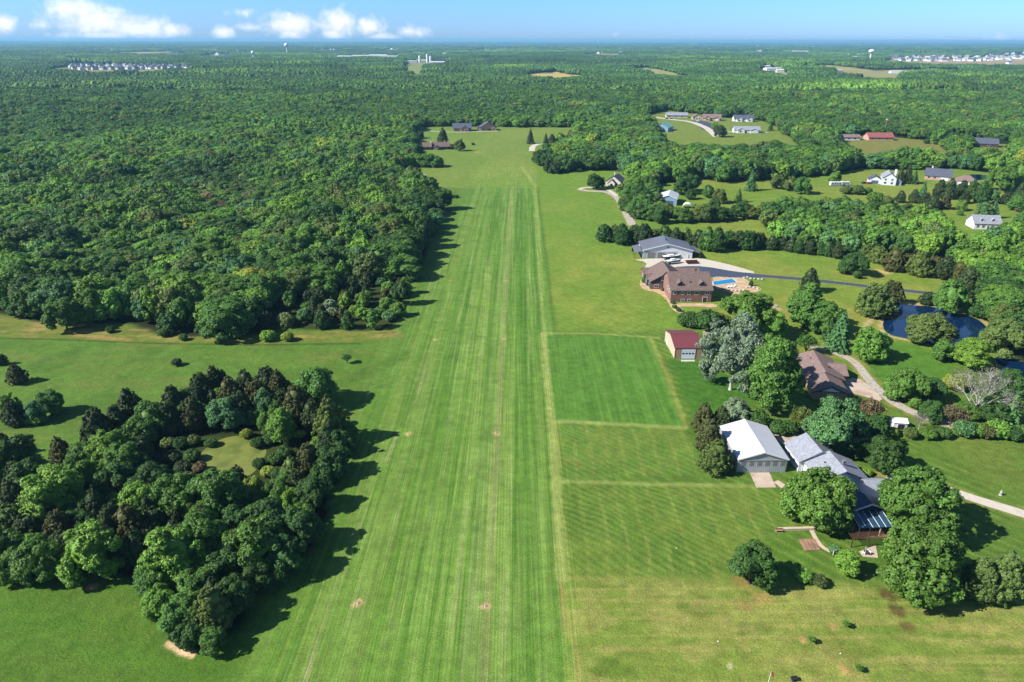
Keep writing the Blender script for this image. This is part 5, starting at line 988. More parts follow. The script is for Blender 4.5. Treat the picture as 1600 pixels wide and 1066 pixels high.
# brick house
b = Bld('brick_house', 'large red brick house with brown gabled roof and two dormers', 66.2, 268.2, -.5, 'house').block(0, 0, 16.9, 18.5, 5.5, 10.2, 'x', 'brick', 'brown_shingle', .5)
for u in (1.0, 4.2, 6.9): b.win('F', u, 3.3, 1.1, 1.3)
b.win('F', 9.9, 3.3, 1.6, 1.5); b.win('F', 14.2, 3.3, 1.6, 1.5); b.win('F', 4.4, .35, 1.4, .9); b.win('F', 7.2, .35, 1.4, .9); b.door('F', 13.4, 1.8, 2.2, 'glass', 'patio_door')
b.win('L', 3, 3.2, 1.1, 1.4); b.win('L', 6.5, 3.2, 1.1, 1.4); b.win('R', 4, 3.2, 1.1, 1.4); b.win('R', 8, 3.2, 1.1, 1.4)
b.dormer(3.9, 1.6, 5.2, 6.2, 7.55, 2.3, 'dark_siding', 'brown_shingle'); b.dormer(13.0, 1.6, 5.2, 6.2, 7.55, 2.3, 'dark_siding', 'brown_shingle')
b.part('vent', MB().box(8.1, 8.5, 3.3, 3.7, 7.4, 8.1), 'dark', b.roof)
mb = MB().box(-.25, 17.15, -.62, -.5, 5.1, 5.32); b.part('gutter', mb, 'steel', b.roof)
b.block(-5.6, 16.0, 15.5, 15.5, 3.6, 8.0, 'y', 'dark_siding', 'brown_shingle', .5); b.win('F', 4.6, 3.9, 1.1, 1.6); MB().box(-5.66, -.3, 15.9, 15.99, 0, 2.6).build('brick_base', M['brick'], b.root); b.b = (-5.6, 15.9, 9.9, 31.5, 3.6, 8); b.win('F', 1.7, .9, 1.8, 1.1)
b.win('L', 4, 1.0, 1.4, 1.3)
b.block(-6.6, 27.0, 25, 8.0, 3.1, 5.0, 'x', 'brick', 'brown_shingle', .45); b.win('L', 3, 1.2, 1.4, 1.2)
b.block(-6.4, 20.4, 6.0, 4.4, 3.0, 4.9, 'x', 'dark_siding', 'brown_shingle', .4); b.win('L', 1.4, 1.2, 1.4, 1.1)
b.chimney(12.5, 13, 8.5, 10.6, .9, 'brick')
# grey workshop
b = Bld('workshop', 'long low grey roofed workshop with a wide white gable front', 65.6, 331.2, -2, 'workshop').block(0, 0, 24.6, 15.4, 4.2, 7.4, 'y', 'white_wall', 'slate_metal', .55, rt=.18, trim='white')
MB().box(.05, 17, -.09, -.01, .0, 3.55).build('front_cladding_and_shade', M['grey_wall'], b.root); b.b = (0, -.1, 24.6, 15.4, 4.2, 7.4)
for u in (2.2, 7.2, 12.2): b.door('F', u, 4.2, 3.2, 'grey_panel', 'garage_door')
b.door('F', 21.5, 1, 2.1, 'white'); b.part('gable_light', MB().box(11.9, 12.7, -.16, -.01, 5.5, 6.0), 'dark'); b.part('ridge_vent', MB().box(12.0, 12.6, 6, 9, 7.5, 7.8), 'dark', b.roof)
r = MB().slab([(-4.2, -.4, 2.9), (-.62, -.4, 3.75), (-.62, 12, 3.75), (-4.2, 12, 2.9)], .14); b.part('lean_to_roof', r, 'slate_metal'); r = MB().slab([(25.2, -.4, 3.8), (28.6, -.4, 3.0), (28.6, 12, 3.0), (25.2, 12, 3.8)], .14); b.part('lean_to_roof', r, 'slate_metal')
for x, y in ((-4, 0), (-4, 6), (-4, 11.7), (28.4, 0), (28.4, 6), (28.4, 11.7)): MB().box(x - .12, x + .12, y - .12, y + .12, 0, 2.85).build('post', M['dark_wall'], b.root)
b.part('back_wall_panel', MB().box(-4.1, -.06, 11.72, 11.86, 0, 2.6), 'dark_wall')
# ranch house
b = Bld('ranch_house', 'low brown roofed ranch house half hidden by tall trees', 91.6, 183.6, -9, 'house').block(0, 0, 9.8, 9.2, 2.8, 4.9, 'y', 'tan_wall', 'ranch_shingle', .6, trim='dark_siding')
MB().box(.9, 8.9, -.06, -.01, 2.75, 3.0).build('gable_band', M['dark_siding'], b.root); MB().poly([(2.2, -.05, 3.02), (7.6, -.05, 3.02), (4.9, -.05, 4.3)]).build('gable_panel', M['white'], b.root); b.win('F', 3.8, .9, 2.0, 1.2); b.door('R', 2, 4.8, 2.3, 'door_white', 'garage_door')
b.block(-.5, 9.6, 11.6, 15.5, 2.9, 5.2, 'y', 'tan_wall', 'ranch_shingle', .6); b.win('R', 2, 1, 1.6, 1.2); b.win('R', 6, 1, 1.6, 1.2); b.win('L', 4, 1, 1.6, 1.2); b.door('R', 9.5, 1, 2.1, 'white')
b.part('vent', MB().box(7.4, 7.8, 14, 14.4, 4.2, 4.9), 'dark', b.roof); b.part('vent', MB().box(3.2, 3.6, 20, 20.4, 4.3, 4.9), 'dark', b.roof)
b.block(8.5, 13, 4.6, 9, 2.7, 4.4, 'x', 'tan_wall', 'ranch_shingle', .5); b.win('R', 2, 1, 1.6, 1.2)
# shed
b = Bld('shed', 'small white open fronted shed beside the gravel drive', 107.4, 166.3, -8, 'shed').block(0, 0, 3.6, 3.0, 2.1, 2.8, 'x', 'white_wall', 'white', .22, rt=.08)
b.door('F', 1.1, 1.9, 1.75, 'dark', 'doorway_shade')  # open front is a near-black slab; the shade inside is its colour
# far houses
def at(px, py): p = gp(px, py); return p.x, p.y
b = Bld('house', 'cream house with slate grey roof at the end of the looped drive', *at(946, 290), -28, 'house').block(0, 0, 12, 11, 3.4, 7.6, 'y', 'cream_wall', 'dark_shingle', .5)
b.win('F', 1.5, 1, 1.6, 1.5); b.win('F', 8, 1, 1.6, 1.5); b.door('F', 5, 1.3, 2.2, 'dark_wall'); b.win('L', 3, 1, 1.5, 1.4); b.chimney(4, 8, 6, 8.8, .8, 'cream_wall'); b.block(3.2, -3, 5, 3.2, 3.2, 5.4, 'y', 'cream_wall', 'dark_shingle', .4); b.win('F', 1.6, .5, 1.8, 2)
b = Bld('barn', 'pale blue metal barn with white roof and blue door', *at(1029, 320), -16, 'barn').block(0, 0, 11.6, 17.5, 4.4, 6.6, 'y', 'blue_metal', 'white_metal', .35, trim='white')
b.door('F', 1.7, 8.0, 3.3, 'blue_door', 'barn_door'); b.door('R', 3, 1, 2.1); b.win('R', 8, 1.5, 1.2, 1)
b = Bld('carport', 'small rounded white canopy shelter beside the blue barn', *at(1066, 326), -16, 'shelter'); mb = MB(); n = 10
for i in range(n):
    a0, a1 = math.pi * i / n, math.pi * (i + 1) / n
    mb.slab([(3 - 3 * math.cos(a0), 0, .9 + 2.3 * math.sin(a0)), (3 - 3 * math.cos(a1), 0, .9 + 2.3 * math.sin(a1)), (3 - 3 * math.cos(a1), 6, .9 + 2.3 * math.sin(a1)), (3 - 3 * math.cos(a0), 6, .9 + 2.3 * math.sin(a0))], .06)
b.part('canopy', mb, 'white')
for x in (.05, 5.95):
    for y in (.1, 5.9): MB().tube((x, y, 0), (x, y, .95), .06, .06, 6).build('post', M['steel'], b.root)
b = Bld('house', 'white house with grey roof and pale blue porch on the far right meadow', *at(1377, 289), -22, 'house').block(0, 0, 9.5, 16, 5.4, 9.0, 'y', 'white_wall', 'grey_shingle', .5)
for u in (1.5, 6): b.win('F', u, 1, 1.5, 1.5); b.win('F', u, 3.6, 1.4, 1.3)
b.win('R', 3, 1, 1.4, 1.5); b.win('R', 8, 1, 1.4, 1.5); b.win('R', 5, 3.6, 1.4, 1.2); b.chimney(9.4, 13, 4, 10, 1.4, 'white'); b.block(-9, 4, 9, 9, 3, 5.6, 'y', 'white_wall', 'dark_shingle', .45); b.door('F', 2, 5, 2.4, 'blue_door', 'garage_door')
b.block(9.5, 2, 4, 6, 2.8, 3.6, 'y', 'blue_metal', 'grey_shingle', .3); b.win('F', 1, .8, 1.8, 1.4)  # porch block walled in pale blue
b = Bld('house', 'dark roofed house behind two conifers on the far right', *at(1444, 280), -30, 'house').block(0, 0, 18, 12, 3.2, 8.0, 'x', 'pink_wall', 'dark_shingle', .6); b.win('F', 2, 1, 1.8, 1.4); b.win('F', 6, 1, 1.8, 1.4); b.door('F', 11, 5, 2.3, 'door_white', 'garage_door'); b.chimney(4, 8, 6, 9, .9, 'white')
b = Bld('garage', 'low tan roofed outbuilding beside the far right pond', *at(1493, 288), -25, 'garage').block(0, 0, 14, 11, 2.8, 6.4, 'x', 'cream_wall', 'ranch_shingle', .5, hip=True); b.door('F', 2, 4.6, 2.3, 'door_white', 'garage_door'); b.win('F', 9, 1, 1.6, 1.2)
b = Bld('house', 'white house with grey roof and two white dormers at the right edge', *at(1521, 358), -8, 'house').block(0, 0, 14.5, 10.5, 3.4, 7.2, 'x', 'white_wall', 'grey_shingle', .5)
for u in (1.2, 4.2, 9): b.win('F', u, 1, 1.4, 1.4)
b.door('F', 7, 1.1, 2.1, 'dark_wall'); b.dormer(4.2, 1.4, 4, 3.8, 5.4, 1.9, 'white', 'grey_shingle'); b.dormer(10.2, 1.4, 4, 3.8, 5.4, 1.9, 'white', 'grey_shingle')
b = Bld('house', 'pinkish house with grey gables at the far end of the strip', *at(708, 205.5), 6, 'house').block(0, 0, 22, 16, 3.8, 8.5, 'x', 'pink_wall', 'dark_shingle', .7); b.block(9, -4, 9, 4.2, 3.6, 6.6, 'y', 'pink_wall', 'dark_shingle', .5); b.win('F', 1.5, 1, 2, 1.6); b.door('F', 5, 2.4, 2.4, 'blue_door', 'garage_door'); b.b = (0, 0, 22, 16, 3.8, 8.5); b.win('F', 2, 1, 2.4, 1.6); b.win('F', 19, 1, 1.8, 1.6); b.win('L', 5, 1, 2, 1.6)
b = Bld('house', 'brown gabled house with wide pale apron at the far end of the strip', *at(750, 204.5), 6, 'house').block(0, 0, 20, 15, 4.0, 9.5, 'y', 'pink_wall', 'dark_shingle', .8, trim='dark_wall'); b.win('F', 3, 1, 2.2, 1.6); b.door('F', 9, 5, 2.6, 'dark_wall', 'garage_door'); b.win('F', 15.5, 1, 2.2, 1.6); b.block(-3, 4, 3, 8, 3, 4.6, 'y', 'cream_wall', 'dark_shingle', .4)
b = Bld('house', 'long brown roofed house beside the far lawn left of the strip', *at(661, 234.5), 9, 'house').block(0, 0, 26.5, 11, 3.0, 6.6, 'x', 'dark_wall', 'brown_shingle', .6)
for u in (1.5, 6, 17, 22): b.win('F', u, .9, 2.2, 1.4)
b.block(11, -3, 5, 3.2, 2.9, 4.6, 'y', 'pink_wall', 'brown_shingle', .5); b.door('F', 1.6, 1.6, 2.2, 'white'); b.chimney(22, 6.5, 5, 8, 1, 'cream_wall'); MB().box(8.2, 8.6, -.7, 11.7, 3, 6.95).build('parapet', M['cream_wall'], b.root)
b = Bld('shed', 'small white shed half hidden by trees left of the far lawn', *at(629, 233), 8, 'shed').block(0, 0, 8, 6, 3, 5, 'y', 'white_wall', 'dark_shingle', .4); b.door('F', 3, 1.6, 2.2, 'dark', 'doorway_shade'); b.win('F', 1, 1, 1.2, 1.2); b.win('F', 5.8, 1, 1.2, 1.2)  # opening is a near-black slab, shade put into the colour
b = Bld('shed', 'brown roofed outbuilding at the woodland edge by a white pad', *at(634, 273), 4, 'shed').block(0, 0, 6, 9, 3.2, 5.4, 'y', 'dark_wall', 'ranch_shingle', .4); b.door('R', 1.5, 3.2, 2.4, 'white', 'garage_door')
for nm, lb, px, py, yaw, W, D, e, r_, ax, wl, rf in (('house', 'pale green roofed building at the edge of the right wood', 1022, 205, -28, 17, 22, 5, 9.5, 'y', 'blue_metal', 'green_metal'), ('house', 'long grey roofed house behind the far right lawn', 1041, 184, -4, 30, 12, 3.4, 6.6, 'x', 'cream_wall', 'grey_shingle'),
        ('house', 'small white gabled house between two larger far houses', 1082, 187, -6, 12, 11, 3.6, 7, 'y', 'cream_wall', 'ranch_shingle'), ('house', 'tan roofed house with pink walls in the far right row', 1098, 188.5, -10, 24, 14, 3.6, 8, 'x', 'pink_wall', 'ranch_shingle'), ('house', 'dark roofed white house with gables in the far right row', 1147, 190, -4, 26, 13, 3.8, 8, 'x', 'white_wall', 'dark_shingle'),
        ('house', 'white house with grey wing nearest the right wood', 1147, 207.5, -6, 30, 13, 3.4, 6.8, 'x', 'white_wall', 'grey_shingle'), ('house', 'long red brown roofed house in the right woods', 1357, 219.5, -2, 27, 14, 3.4, 7.5, 'x', 'pink_wall', 'red_shingle'), ('house', 'pale roofed outbuildings left of the red brown roofed house', 1312, 219, -2, 22, 10, 3.2, 5.6, 'x', 'white_wall', 'ranch_shingle'),
        ('house', 'dark roofed house almost hidden by the right woods', 1506, 228, -24, 30, 14, 3.4, 8, 'x', 'dark_wall', 'dark_shingle'), ('house', 'white gabled building peeking out above the dark house', 1440, 268 - 8, -15, 12, 10, 3.4, 7, 'y', 'white_wall', 'grey_shingle')):
    b = Bld(nm, lb, *at(px, py), yaw, 'house').block(0, 0, W, D, e, r_, ax, wl, rf, .7)
    for i in range(3): b.win('F', W * (.1 + .3 * i), 1, 2.0, 1.6)
    if 'gables' in lb or 'grey wing' in lb or 'tan roofed' in lb:
        b.block(W * .1, -4, W * .28, 4.2, e, r_ * .86, 'y', wl, rf, .5); b.win('F', W * .08, 1, 2.2, 1.8)
        if 'gables' in lb: b.block(W * .62, -4, W * .28, 4.2, e, r_ * .86, 'y', wl, rf, .5); b.win('F', W * .08, 1, 2.2, 1.8)
        else: b.block(W * .62, -1.5, W * .3, 1.8, e * .9, r_ * .7, 'y', wl, rf, .5); b.door('F', W * .06, 4.2, 2.4, 'door_white', 'garage_door')

# ------------------------------------------------------------------ far suburbs, works and towers
def far_house(W, D, e, r, wall, roof, axis):
    x0, y0, x1, y1 = -W / 2, -D / 2, W / 2, D / 2; w = MB(); w.box(x0, x1, y0, y1, -2, e); q = MB()
    if axis == 'y':
        for yy in (y0, y1): w.poly([(x0, yy - .01 * (yy < 0) + .01 * (yy > 0), e), (x1, yy - .01 * (yy < 0) + .01 * (yy > 0), e), (0, yy, r)])
        for s in (-1, 1): q.slab([(s * (W / 2 + .6), y0 - .5, e - .3), (0, y0 - .5, r + .25), (0, y1 + .5, r + .25), (s * (W / 2 + .6), y1 + .5, e - .3)], .25)
    else:
        for s in (-1, 1): q.slab([(x0 - .5, s * (D / 2 + .6), e - .3), (x1 + .5, s * (D / 2 + .6), e - .3), (x1 + .5, 0, r + .25), (x0 - .5, 0, r + .25)], .25)
        for xx in (x0, x1): w.poly([(xx, y0, e), (xx, y1, e), (xx, 0, r)])
    a, b_ = w.mesh('wall'), q.mesh('roof'); n = len(a.polygons); mb = MB(); mb.v = w.v + q.v; k = len(w.v); mb.f = list(w.f) + [tuple(i + k for i in f) for f in q.f]
    me = mb.mesh('house_shell'); me.materials.append(M[wall]); me.materials.append(M[roof])
    me.polygons.foreach_set('material_index', [0] * len(w.f) + [1] * len(q.f)); me.update(); return me
FH = [far_house(13, 15, 5.5, 9.5, 'white_wall', 'dark_shingle', 'y'), far_house(16, 12, 5.5, 9.5, 'cream_wall', 'dark_shingle', 'x'), far_house(12, 14, 5.5, 9, 'white_wall', 'grey_shingle', 'y'), far_house(14, 13, 5.5, 9.5, 'grey_wall', 'dark_shingle', 'x'), far_house(14, 12, 5, 8.5, 'white_wall', 'slate_metal', 'y')]
def put_far(name, me, px, py, yaw, label, cat, group=None, sc=1):
    x, y = at(px, py); o = link(name, me); o.location = (x, y, float(hill(x, y))); o.rotation_euler = (0, 0, math.radians(yaw)); o.scale = (sc, sc, sc); return tag(o, label, cat, group)
rr = random.Random(3)
for row, (xa, xb, ya, yb, n) in enumerate(((104, 268, 103.2, 104.6, 19), (112, 288, 105.6, 106.8, 19), (118, 292, 108.4, 108.6, 18), (128, 278, 111.2, 110.6, 15), (150, 225, 114.2, 113.4, 7))):
    for i in range(n):
        t = i / (n - 1); put_far('suburban_house', FH[rr.randrange(5)], xa + (xb - xa) * t + rr.uniform(-2, 2), ya + (yb - ya) * t + rr.uniform(-.4, .4), rr.choice((-35, 55)) + rr.uniform(-6, 6), 'tiny dark roofed house in the new suburb far off at the left', 'house', 'houses of the far left suburb', 1.15)
for i in range(96):
    x = rr.uniform(1392, 1600); y = 91.6 + rr.random() * (4 + 7 * (x - 1392) / 208); put_far('suburban_house', FH[rr.choice((0, 1, 2, 2, 4))], x, y, rr.uniform(-50, 50), 'tiny pale house in the far right suburb near the horizon', 'house', 'houses of the far right suburb', 1.6)
for i in range(14): put_far('suburban_house', FH[rr.choice((1, 2, 4))], 1545 + rr.uniform(-10, 60), 88 + rr.uniform(-1.2, 1.2), rr.uniform(-50, 50), 'tiny pale house in the far right suburb near the horizon', 'house', 'houses of the far right suburb', 1.5)
for i in range(70):
    P = CLEAR[-1 - i % 30]; put_far('country_building', FH[rr.choice((0, 1, 2, 4))], P[0][0] + rr.uniform(0, 1) * (P[3][0] - P[0][0]), P[0][1] - rr.uniform(0, .25), rr.uniform(-60, 60), 'pale speck of a building scattered in the clearings below the horizon', 'building', 'pale buildings scattered below the horizon', 1.9)
SHED = far_house(70, 34, 9, 12, 'white_wall', 'white_metal', 'x'); SHED2 = far_house(40, 26, 9, 12, 'cream_wall', 'white_metal', 'x')
for i, (x, y, m, s, lb) in enumerate(((642, 102, 0, .8, 'long white works shed on the left of the far factory'), (684, 102.5, 0, 1, 'long white works shed on the right of the far factory'), (660, 99, 1, 1, 'cream works shed behind the far factory silos'), (540, 91.6, 0, 1.3, 'white warehouse left in the thin pale row near the horizon'), (565, 91.2, 0, 1.5, 'second white warehouse in the thin pale row near the horizon'), (592, 90.6, 0, 1.6, 'third white warehouse in the thin pale row near the horizon'), (615, 91, 0, 1.2, 'last white warehouse in the thin pale row near the horizon'),
        (497, 90, 1, .8, 'small cream shed left of the pale warehouse row'), (1208, 113, 0, .9, 'white works shed in the right mid distance clearing'), (1222, 116, 1, 1, 'cream works shed in the right mid distance clearing'), (1195, 111, 1, .8, 'smallest works shed in the right mid distance clearing'), (1402, 115, 0, .7, 'white building among trees below the far right suburb'), (1455, 112, 0, .8, 'white building right among trees below the far right suburb'), (990, 102, 1, .7, 'lone pale house above the curved far field'), (1388, 156, 1, .5, 'pale house in the small far right clearing'),
        (1340, 92.3, 0, 1, 'flat white building just left of the right water tower'), (1310, 113.5, 1, .6, 'pale farm building by the far right field'), (1180, 109.5, 0, .6, 'white roof left of the right mid distance works'), (330, 83.4, 0, 1.8, 'white speck of a warehouse above the left suburb'), (305, 107.5, 0, .6, 'white building at the right end of the left suburb'), (1250, 84, 0, 2, 'white speck of a warehouse near the horizon right of centre'))):
    put_far('industrial_shed', (SHED, SHED2)[m], x, y, -8 if i % 2 else 6, lb, 'building', None, s)
for i, (x, y, h) in enumerate(((656, 101, 26), (668, 100.5, 32), (673, 101.5, 24))):
    X, Y = at(x, y); mb = MB().lathe([(5, 0), (5, h), (4.2, h + 2), (.5, h + 3.5), (0, h + 3.5)], 16); o = mb.build('silo', M['white']); o.location = (X, Y, float(hill(X, Y))); tag(o, ['short pale silo on the left of the far factory', 'tallest pale silo in the middle of the far factory', 'lowest pale silo on the right of the far factory'][i], 'silo')
def height_at(px, py, d):
    q = px_dir(px, py); return H + q[2] / math.hypot(q[0], q[1]) * d
def water_tower(px, ptop, d, rb, label, style=0):
    q = px_dir(px, 80); k = d / math.hypot(q[0], q[1]); X, Y = q[0] * k, q[1] * k; z0 = float(hill(X, Y)); ht = height_at(px, ptop, d) - z0
    root = empty('water_tower', (X, Y, z0)); tag(root, label, 'water tower'); rs = rb * (.28 if style == 0 else .3)
    MB().lathe([(rs * 1.7, 0), (rs * 1.1, ht * .12), (rs, ht * .3), (rs, ht * .62), (rs * 1.5, ht * .72)], 20).build('pedestal', M['white'], root, smooth=True)
    hb = ht * .34; MB().lathe([(rs * 1.3, ht * .66), (rb * .75, ht * .72), (rb, ht * .80), (rb * 1.0, ht * .87), (rb * .72, ht * .955), (rb * .3, ht * .995), (0.01, ht)], 24).build('tank', M['white'], root, smooth=True)
water_tower(448.5, 67.4, 5200, 15, 'white water tower near the horizon left of centre')
water_tower(1362, 77.0, 4300, 15, 'white water tower near the horizon on the right'); 
water_tower(394.5, 79.4, 3900, 8, 'short white tower standing above the trees on the left')
def mast(px, py, h, label):
    X, Y = at(px, py); root = empty('mast', (X, Y, float(hill(X, Y)))); tag(root, label, 'mast'); MB().tube((0, 0, 0), (0, 0, h), .35, .18, 6).build('pole', M['steel'], root); MB().box(-1, 1, -.3, .3, h - 2, h - .6).build('antenna', M['white'], root)
mast(1381, 210, 18, 'thin mast behind the red brown roofed house')

# ------------------------------------------------------------------ vehicles and yard things
def wheel(parent, x, y, r=.36, w=.24):
    t = MB(); n = 16; prof = [(r * .62, -w / 2), (r, -w / 2 + .03), (r, w / 2 - .03), (r * .62, w / 2)]
    def lat(prof, m, name, par):
        mb = MB(); b0 = 0
        for (q, zz) in prof:
            for i in range(n): a = 2 * math.pi * i / n; mb.v.append((x + q * math.cos(a), y + zz, r + q * math.sin(a)))
        for k in range(len(prof) - 1):
            for i in range(n): j = (i + 1) % n; mb.f.append((k * n + i, k * n + j, (k + 1) * n + j, (k + 1) * n + i))
        mb.f.append(tuple(range(n))); mb.f.append(tuple((len(prof) - 1) * n + i for i in range(n))); return mb.build(name, m, par)
    o = lat(prof, M['rubber'], 'wheel', parent); lat([(r * .6, -w / 2 - .01), (r * .6, w / 2 + .01)], M['steel'], 'rim', o)
def car(px, py, yaw, paint, label, name='parked_car'):
    X, Y = at(px, py); root = empty(name, (X, Y, float(hill(X, Y))), math.radians(yaw)); tag(root, label, 'car')
    pr = [(-2.2, .35), (2.2, .35), (2.25, .75), (1.9, .92), (1.1, .98), (.45, 1.45), (-1.2, 1.48), (-1.9, 1.0), (-2.25, .9)]
    mb = MB(); n = len(pr)
    for yy in (-.88, .88):
        for (a, z) in pr: mb.v.append((a, yy * (1 if z < 1.1 else .82), z))
    mb.f.append(tuple(range(n))); mb.f.append(tuple(range(2 * n - 1, n - 1, -1)))
    for i in range(n): j = (i + 1) % n; mb.f.append((i, j, n + j, n + i))
    o = mb.build('body', M[paint], root); MB().slab([(1.06, -.7, 1.02), (1.06, .7, 1.02), (.48, .66, 1.46), (.48, -.66, 1.46)], .02).build('windscreen', M['glass'], root); MB().slab([(-1.86, -.7, 1.05), (-1.86, .7, 1.05), (-1.26, .66, 1.47), (-1.26, -.66, 1.47)], .02).build('rear_window', M['glass'], root)
    for s in (-1, 1): MB().box(-1.2, .5, s * .80 - .02, s * .80 + .02, 1.02, 1.36).build('side_window', M['glass'], root); MB().box(2.2, 2.27, s * .6 - .15, s * .6 + .15, .6, .75).build('headlight', M['white'], root)
    for a in (-1.4, 1.4):
        for s in (-.86, .86): wheel(root, a, s)
    return root
car(1358.5, 287.5, 10, 'red_paint', 'red car parked by the white far right house'); car(1350, 287, 20, 'navy', 'dark car next to the red one by the far right house'); car(1042, 186, 5, 'navy', 'dark vehicle parked on the far right lane'); car(1049, 186, 5, 'rubber', 'black vehicle right of the dark one on the far right lane'); car(1090, 190, -8, 'white', 'white car in front of the tan roofed far house')
def coach(px, py, yaw, L, label, name='motorhome'):
    X, Y = at(px, py); root = empty(name, (X, Y, float(hill(X, Y))), math.radians(yaw)); tag(root, label, name); mb = MB()
    pr = [(-L / 2, .5), (L / 2, .5), (L / 2, 1.6), (L / 2 - .6, 3.1), (-L / 2 + .2, 3.1), (-L / 2, 2.7)]; n = len(pr)
    for yy in (-1.2, 1.2):
        for (a, z) in pr: mb.v.append((a, yy, z))
    mb.f.append(tuple(range(n))); mb.f.append(tuple(range(2 * n - 1, n - 1, -1)))
    for i in range(n): j = (i + 1) % n; mb.f.append((i, j, n + j, n + i))
    mb.build('body', M['white'], root)
    for i in range(4): MB().box(-L / 2 + .8 + i * L / 5, -L / 2 + .8 + i * L / 5 + L / 8, -1.25, -1.2, 1.6, 2.4).build('window', M['glass'], root)
    MB().box(L / 2 - .5, L / 2 + .02, -1.0, 1.0, 1.7, 2.6).build('windscreen', M['glass'], root); MB().box(-L / 2, L / 2, -1.24, -1.2, 1.0, 1.25).build('stripe', M['blue_door'], root); MB().box(-1, .3, -.4, .5, 3.1, 3.35).build('roof_unit', M['steel'], root)
    for a in (-L * .28, L * .32):
        for s in (-1.1, 1.1): wheel(root, a, s, .45)
coach(1306, 290.5, 3, 9.5, 'white motorhome parked on the far right meadow'); coach(1320, 290, 3, 7, 'shorter white camper right behind the motorhome', 'camper')
def boat(px, py, yaw, L, label, hull='navy'):
    X, Y = at(px, py); root = empty('boat', (X, Y, 0), math.radians(yaw)); tag(root, label, 'boat'); mb = MB(); n = 9; sec = []
    for i in range(n):
        t = i / (n - 1); w = 1.25 * (1 - max(0, (t - .45) / .55) ** 2.2) + .03; a = -L / 2 + L * t; sec.append([(a, -w, 1.75 + .25 * t), (a, -w * .82, 1.0), (a, 0, .62 + .5 * max(0, t - .6)), (a, w * .82, 1.0), (a, w, 1.75 + .25 * t)])
    for s in sec: mb.v += s
    for i in range(n - 1):
        for k in range(4): mb.f.append((i * 5 + k, i * 5 + k + 1, (i + 1) * 5 + k + 1, (i + 1) * 5 + k))
    mb.f.append((0, 1, 2, 3, 4)); mb.build('hull', M[hull], root)
    d = MB(); 
    for i in range(n - 1): d.poly([tuple(Vector(sec[i][0]) + Vector((0, .05, .03))), tuple(Vector(sec[i + 1][0]) + Vector((0, .02, .03))), tuple(Vector(sec[i + 1][4]) + Vector((0, -.02, .03))), tuple(Vector(sec[i][4]) + Vector((0, -.05, .03)))])
    d.build('deck', M['white'], root); c = MB().box(-L * .18, L * .12, -.8, .8, 1.85, 2.5); c.build('cabin', M['white'], root); MB().slab([(L * .12, -.75, 2.0), (L * .12, .75, 2.0), (L * .04, .7, 2.75), (L * .04, -.7, 2.75)], .04).build('windscreen', M['glass'], root)
    t = MB().box(-L * .4, L * .55, -.5, -.38, .42, .55); t.box(-L * .4, L * .55, .38, .5, .42, .55); t.build('trailer', M['steel'], root)
    for s in (-1.0, 1.0): wheel(root, -L * .12, s, .34); wheel(root, -L * .22, s, .34)
boat(1049, 405, 12, 9.5, 'navy hulled boat on a trailer before the grey workshop'); boat(1052, 412, 20, 8, 'white and grey boat on a trailer nearer the brick house', 'blue_door')
X, Y = at(1081, 412); tr = empty('trailer', (X, Y, 0), .1); tag(tr, 'dark maroon flatbed trailer beside the two boats', 'trailer'); MB().box(-3, 3, -1.1, 1.1, .7, .85).build('bed', M['maroon'], tr); sb = MB(); sb.box(-3, 3, -1.12, -1.05, .86, 1.5); sb.box(-3, 3, 1.05, 1.12, .86, 1.5); sb.box(-3, -2.93, -1.04, 1.04, .86, 1.5); sb.build('side_rail', M['maroon'], tr); MB().tube((3, 0, .7), (4.4, 0, .55), .08, .06, 6).build('drawbar', M['steel'], tr)
for a in (-.5, .5):
    for s in (-1.0, 1.0): wheel(tr, a, s, .34)
# pool, rim, loungers, rocks
pw = [(1114, 440.5), (1131, 437.8), (1144, 436), (1151, 441.5), (1116, 446)]; PP = [gp(*p) for p in pw]; pc = sum(PP, Vector()) / 5
root = empty('swimming_pool', (pc.x, pc.y, 0)); tag(root, 'bright blue swimming pool beside the brick house', 'pool')
ins = [(p - pc) for p in PP]; out = [v * (1 + 1.1 / v.length) for v in ins]; mb = MB()
for i in range(5):
    j = (i + 1) % 5; mb.poly([(*ins[i][:2], .10), (*ins[j][:2], .10), (*out[j][:2], .10), (*out[i][:2], .10)]); mb.poly([(*out[i][:2], .0), (*out[j][:2], .0), (*out[j][:2], .10), (*out[i][:2], .10)])
mb.build('coping', M['concrete_pale'], root); MB().poly([(*v[:2], .06) for v in ins]).build('water', M['pool'], root)
for i, (x, y) in enumerate(((1132, 453), (1138, 454), (1144, 454.5), (1150, 455), (1156, 455), (1162, 454), (1167, 450), (1172, 449), (1178, 450), (1184, 452), (1170, 446), (1128, 452))):
    X, Y = at(x, y); mb = MB(); V, Tt = ICO1; k = 1 + .3 * (np.random.default_rng(i).random(len(V)) - .5); V = V * k[:, None] * np.array([.8, .6, .5]); me = np_mesh('rock', V + np.array([0, 0, .28]), [Tt]); o = link('rock', me, M['stone']); o.location = (X, Y, 0); o.rotation_euler = (0, 0, i); tag(o, 'pale grey rock edging the pool terrace, %s' % ('%s from the left' % ordinal(i) if i else 'leftmost'), 'rock', 'rocks edging the pool terrace')
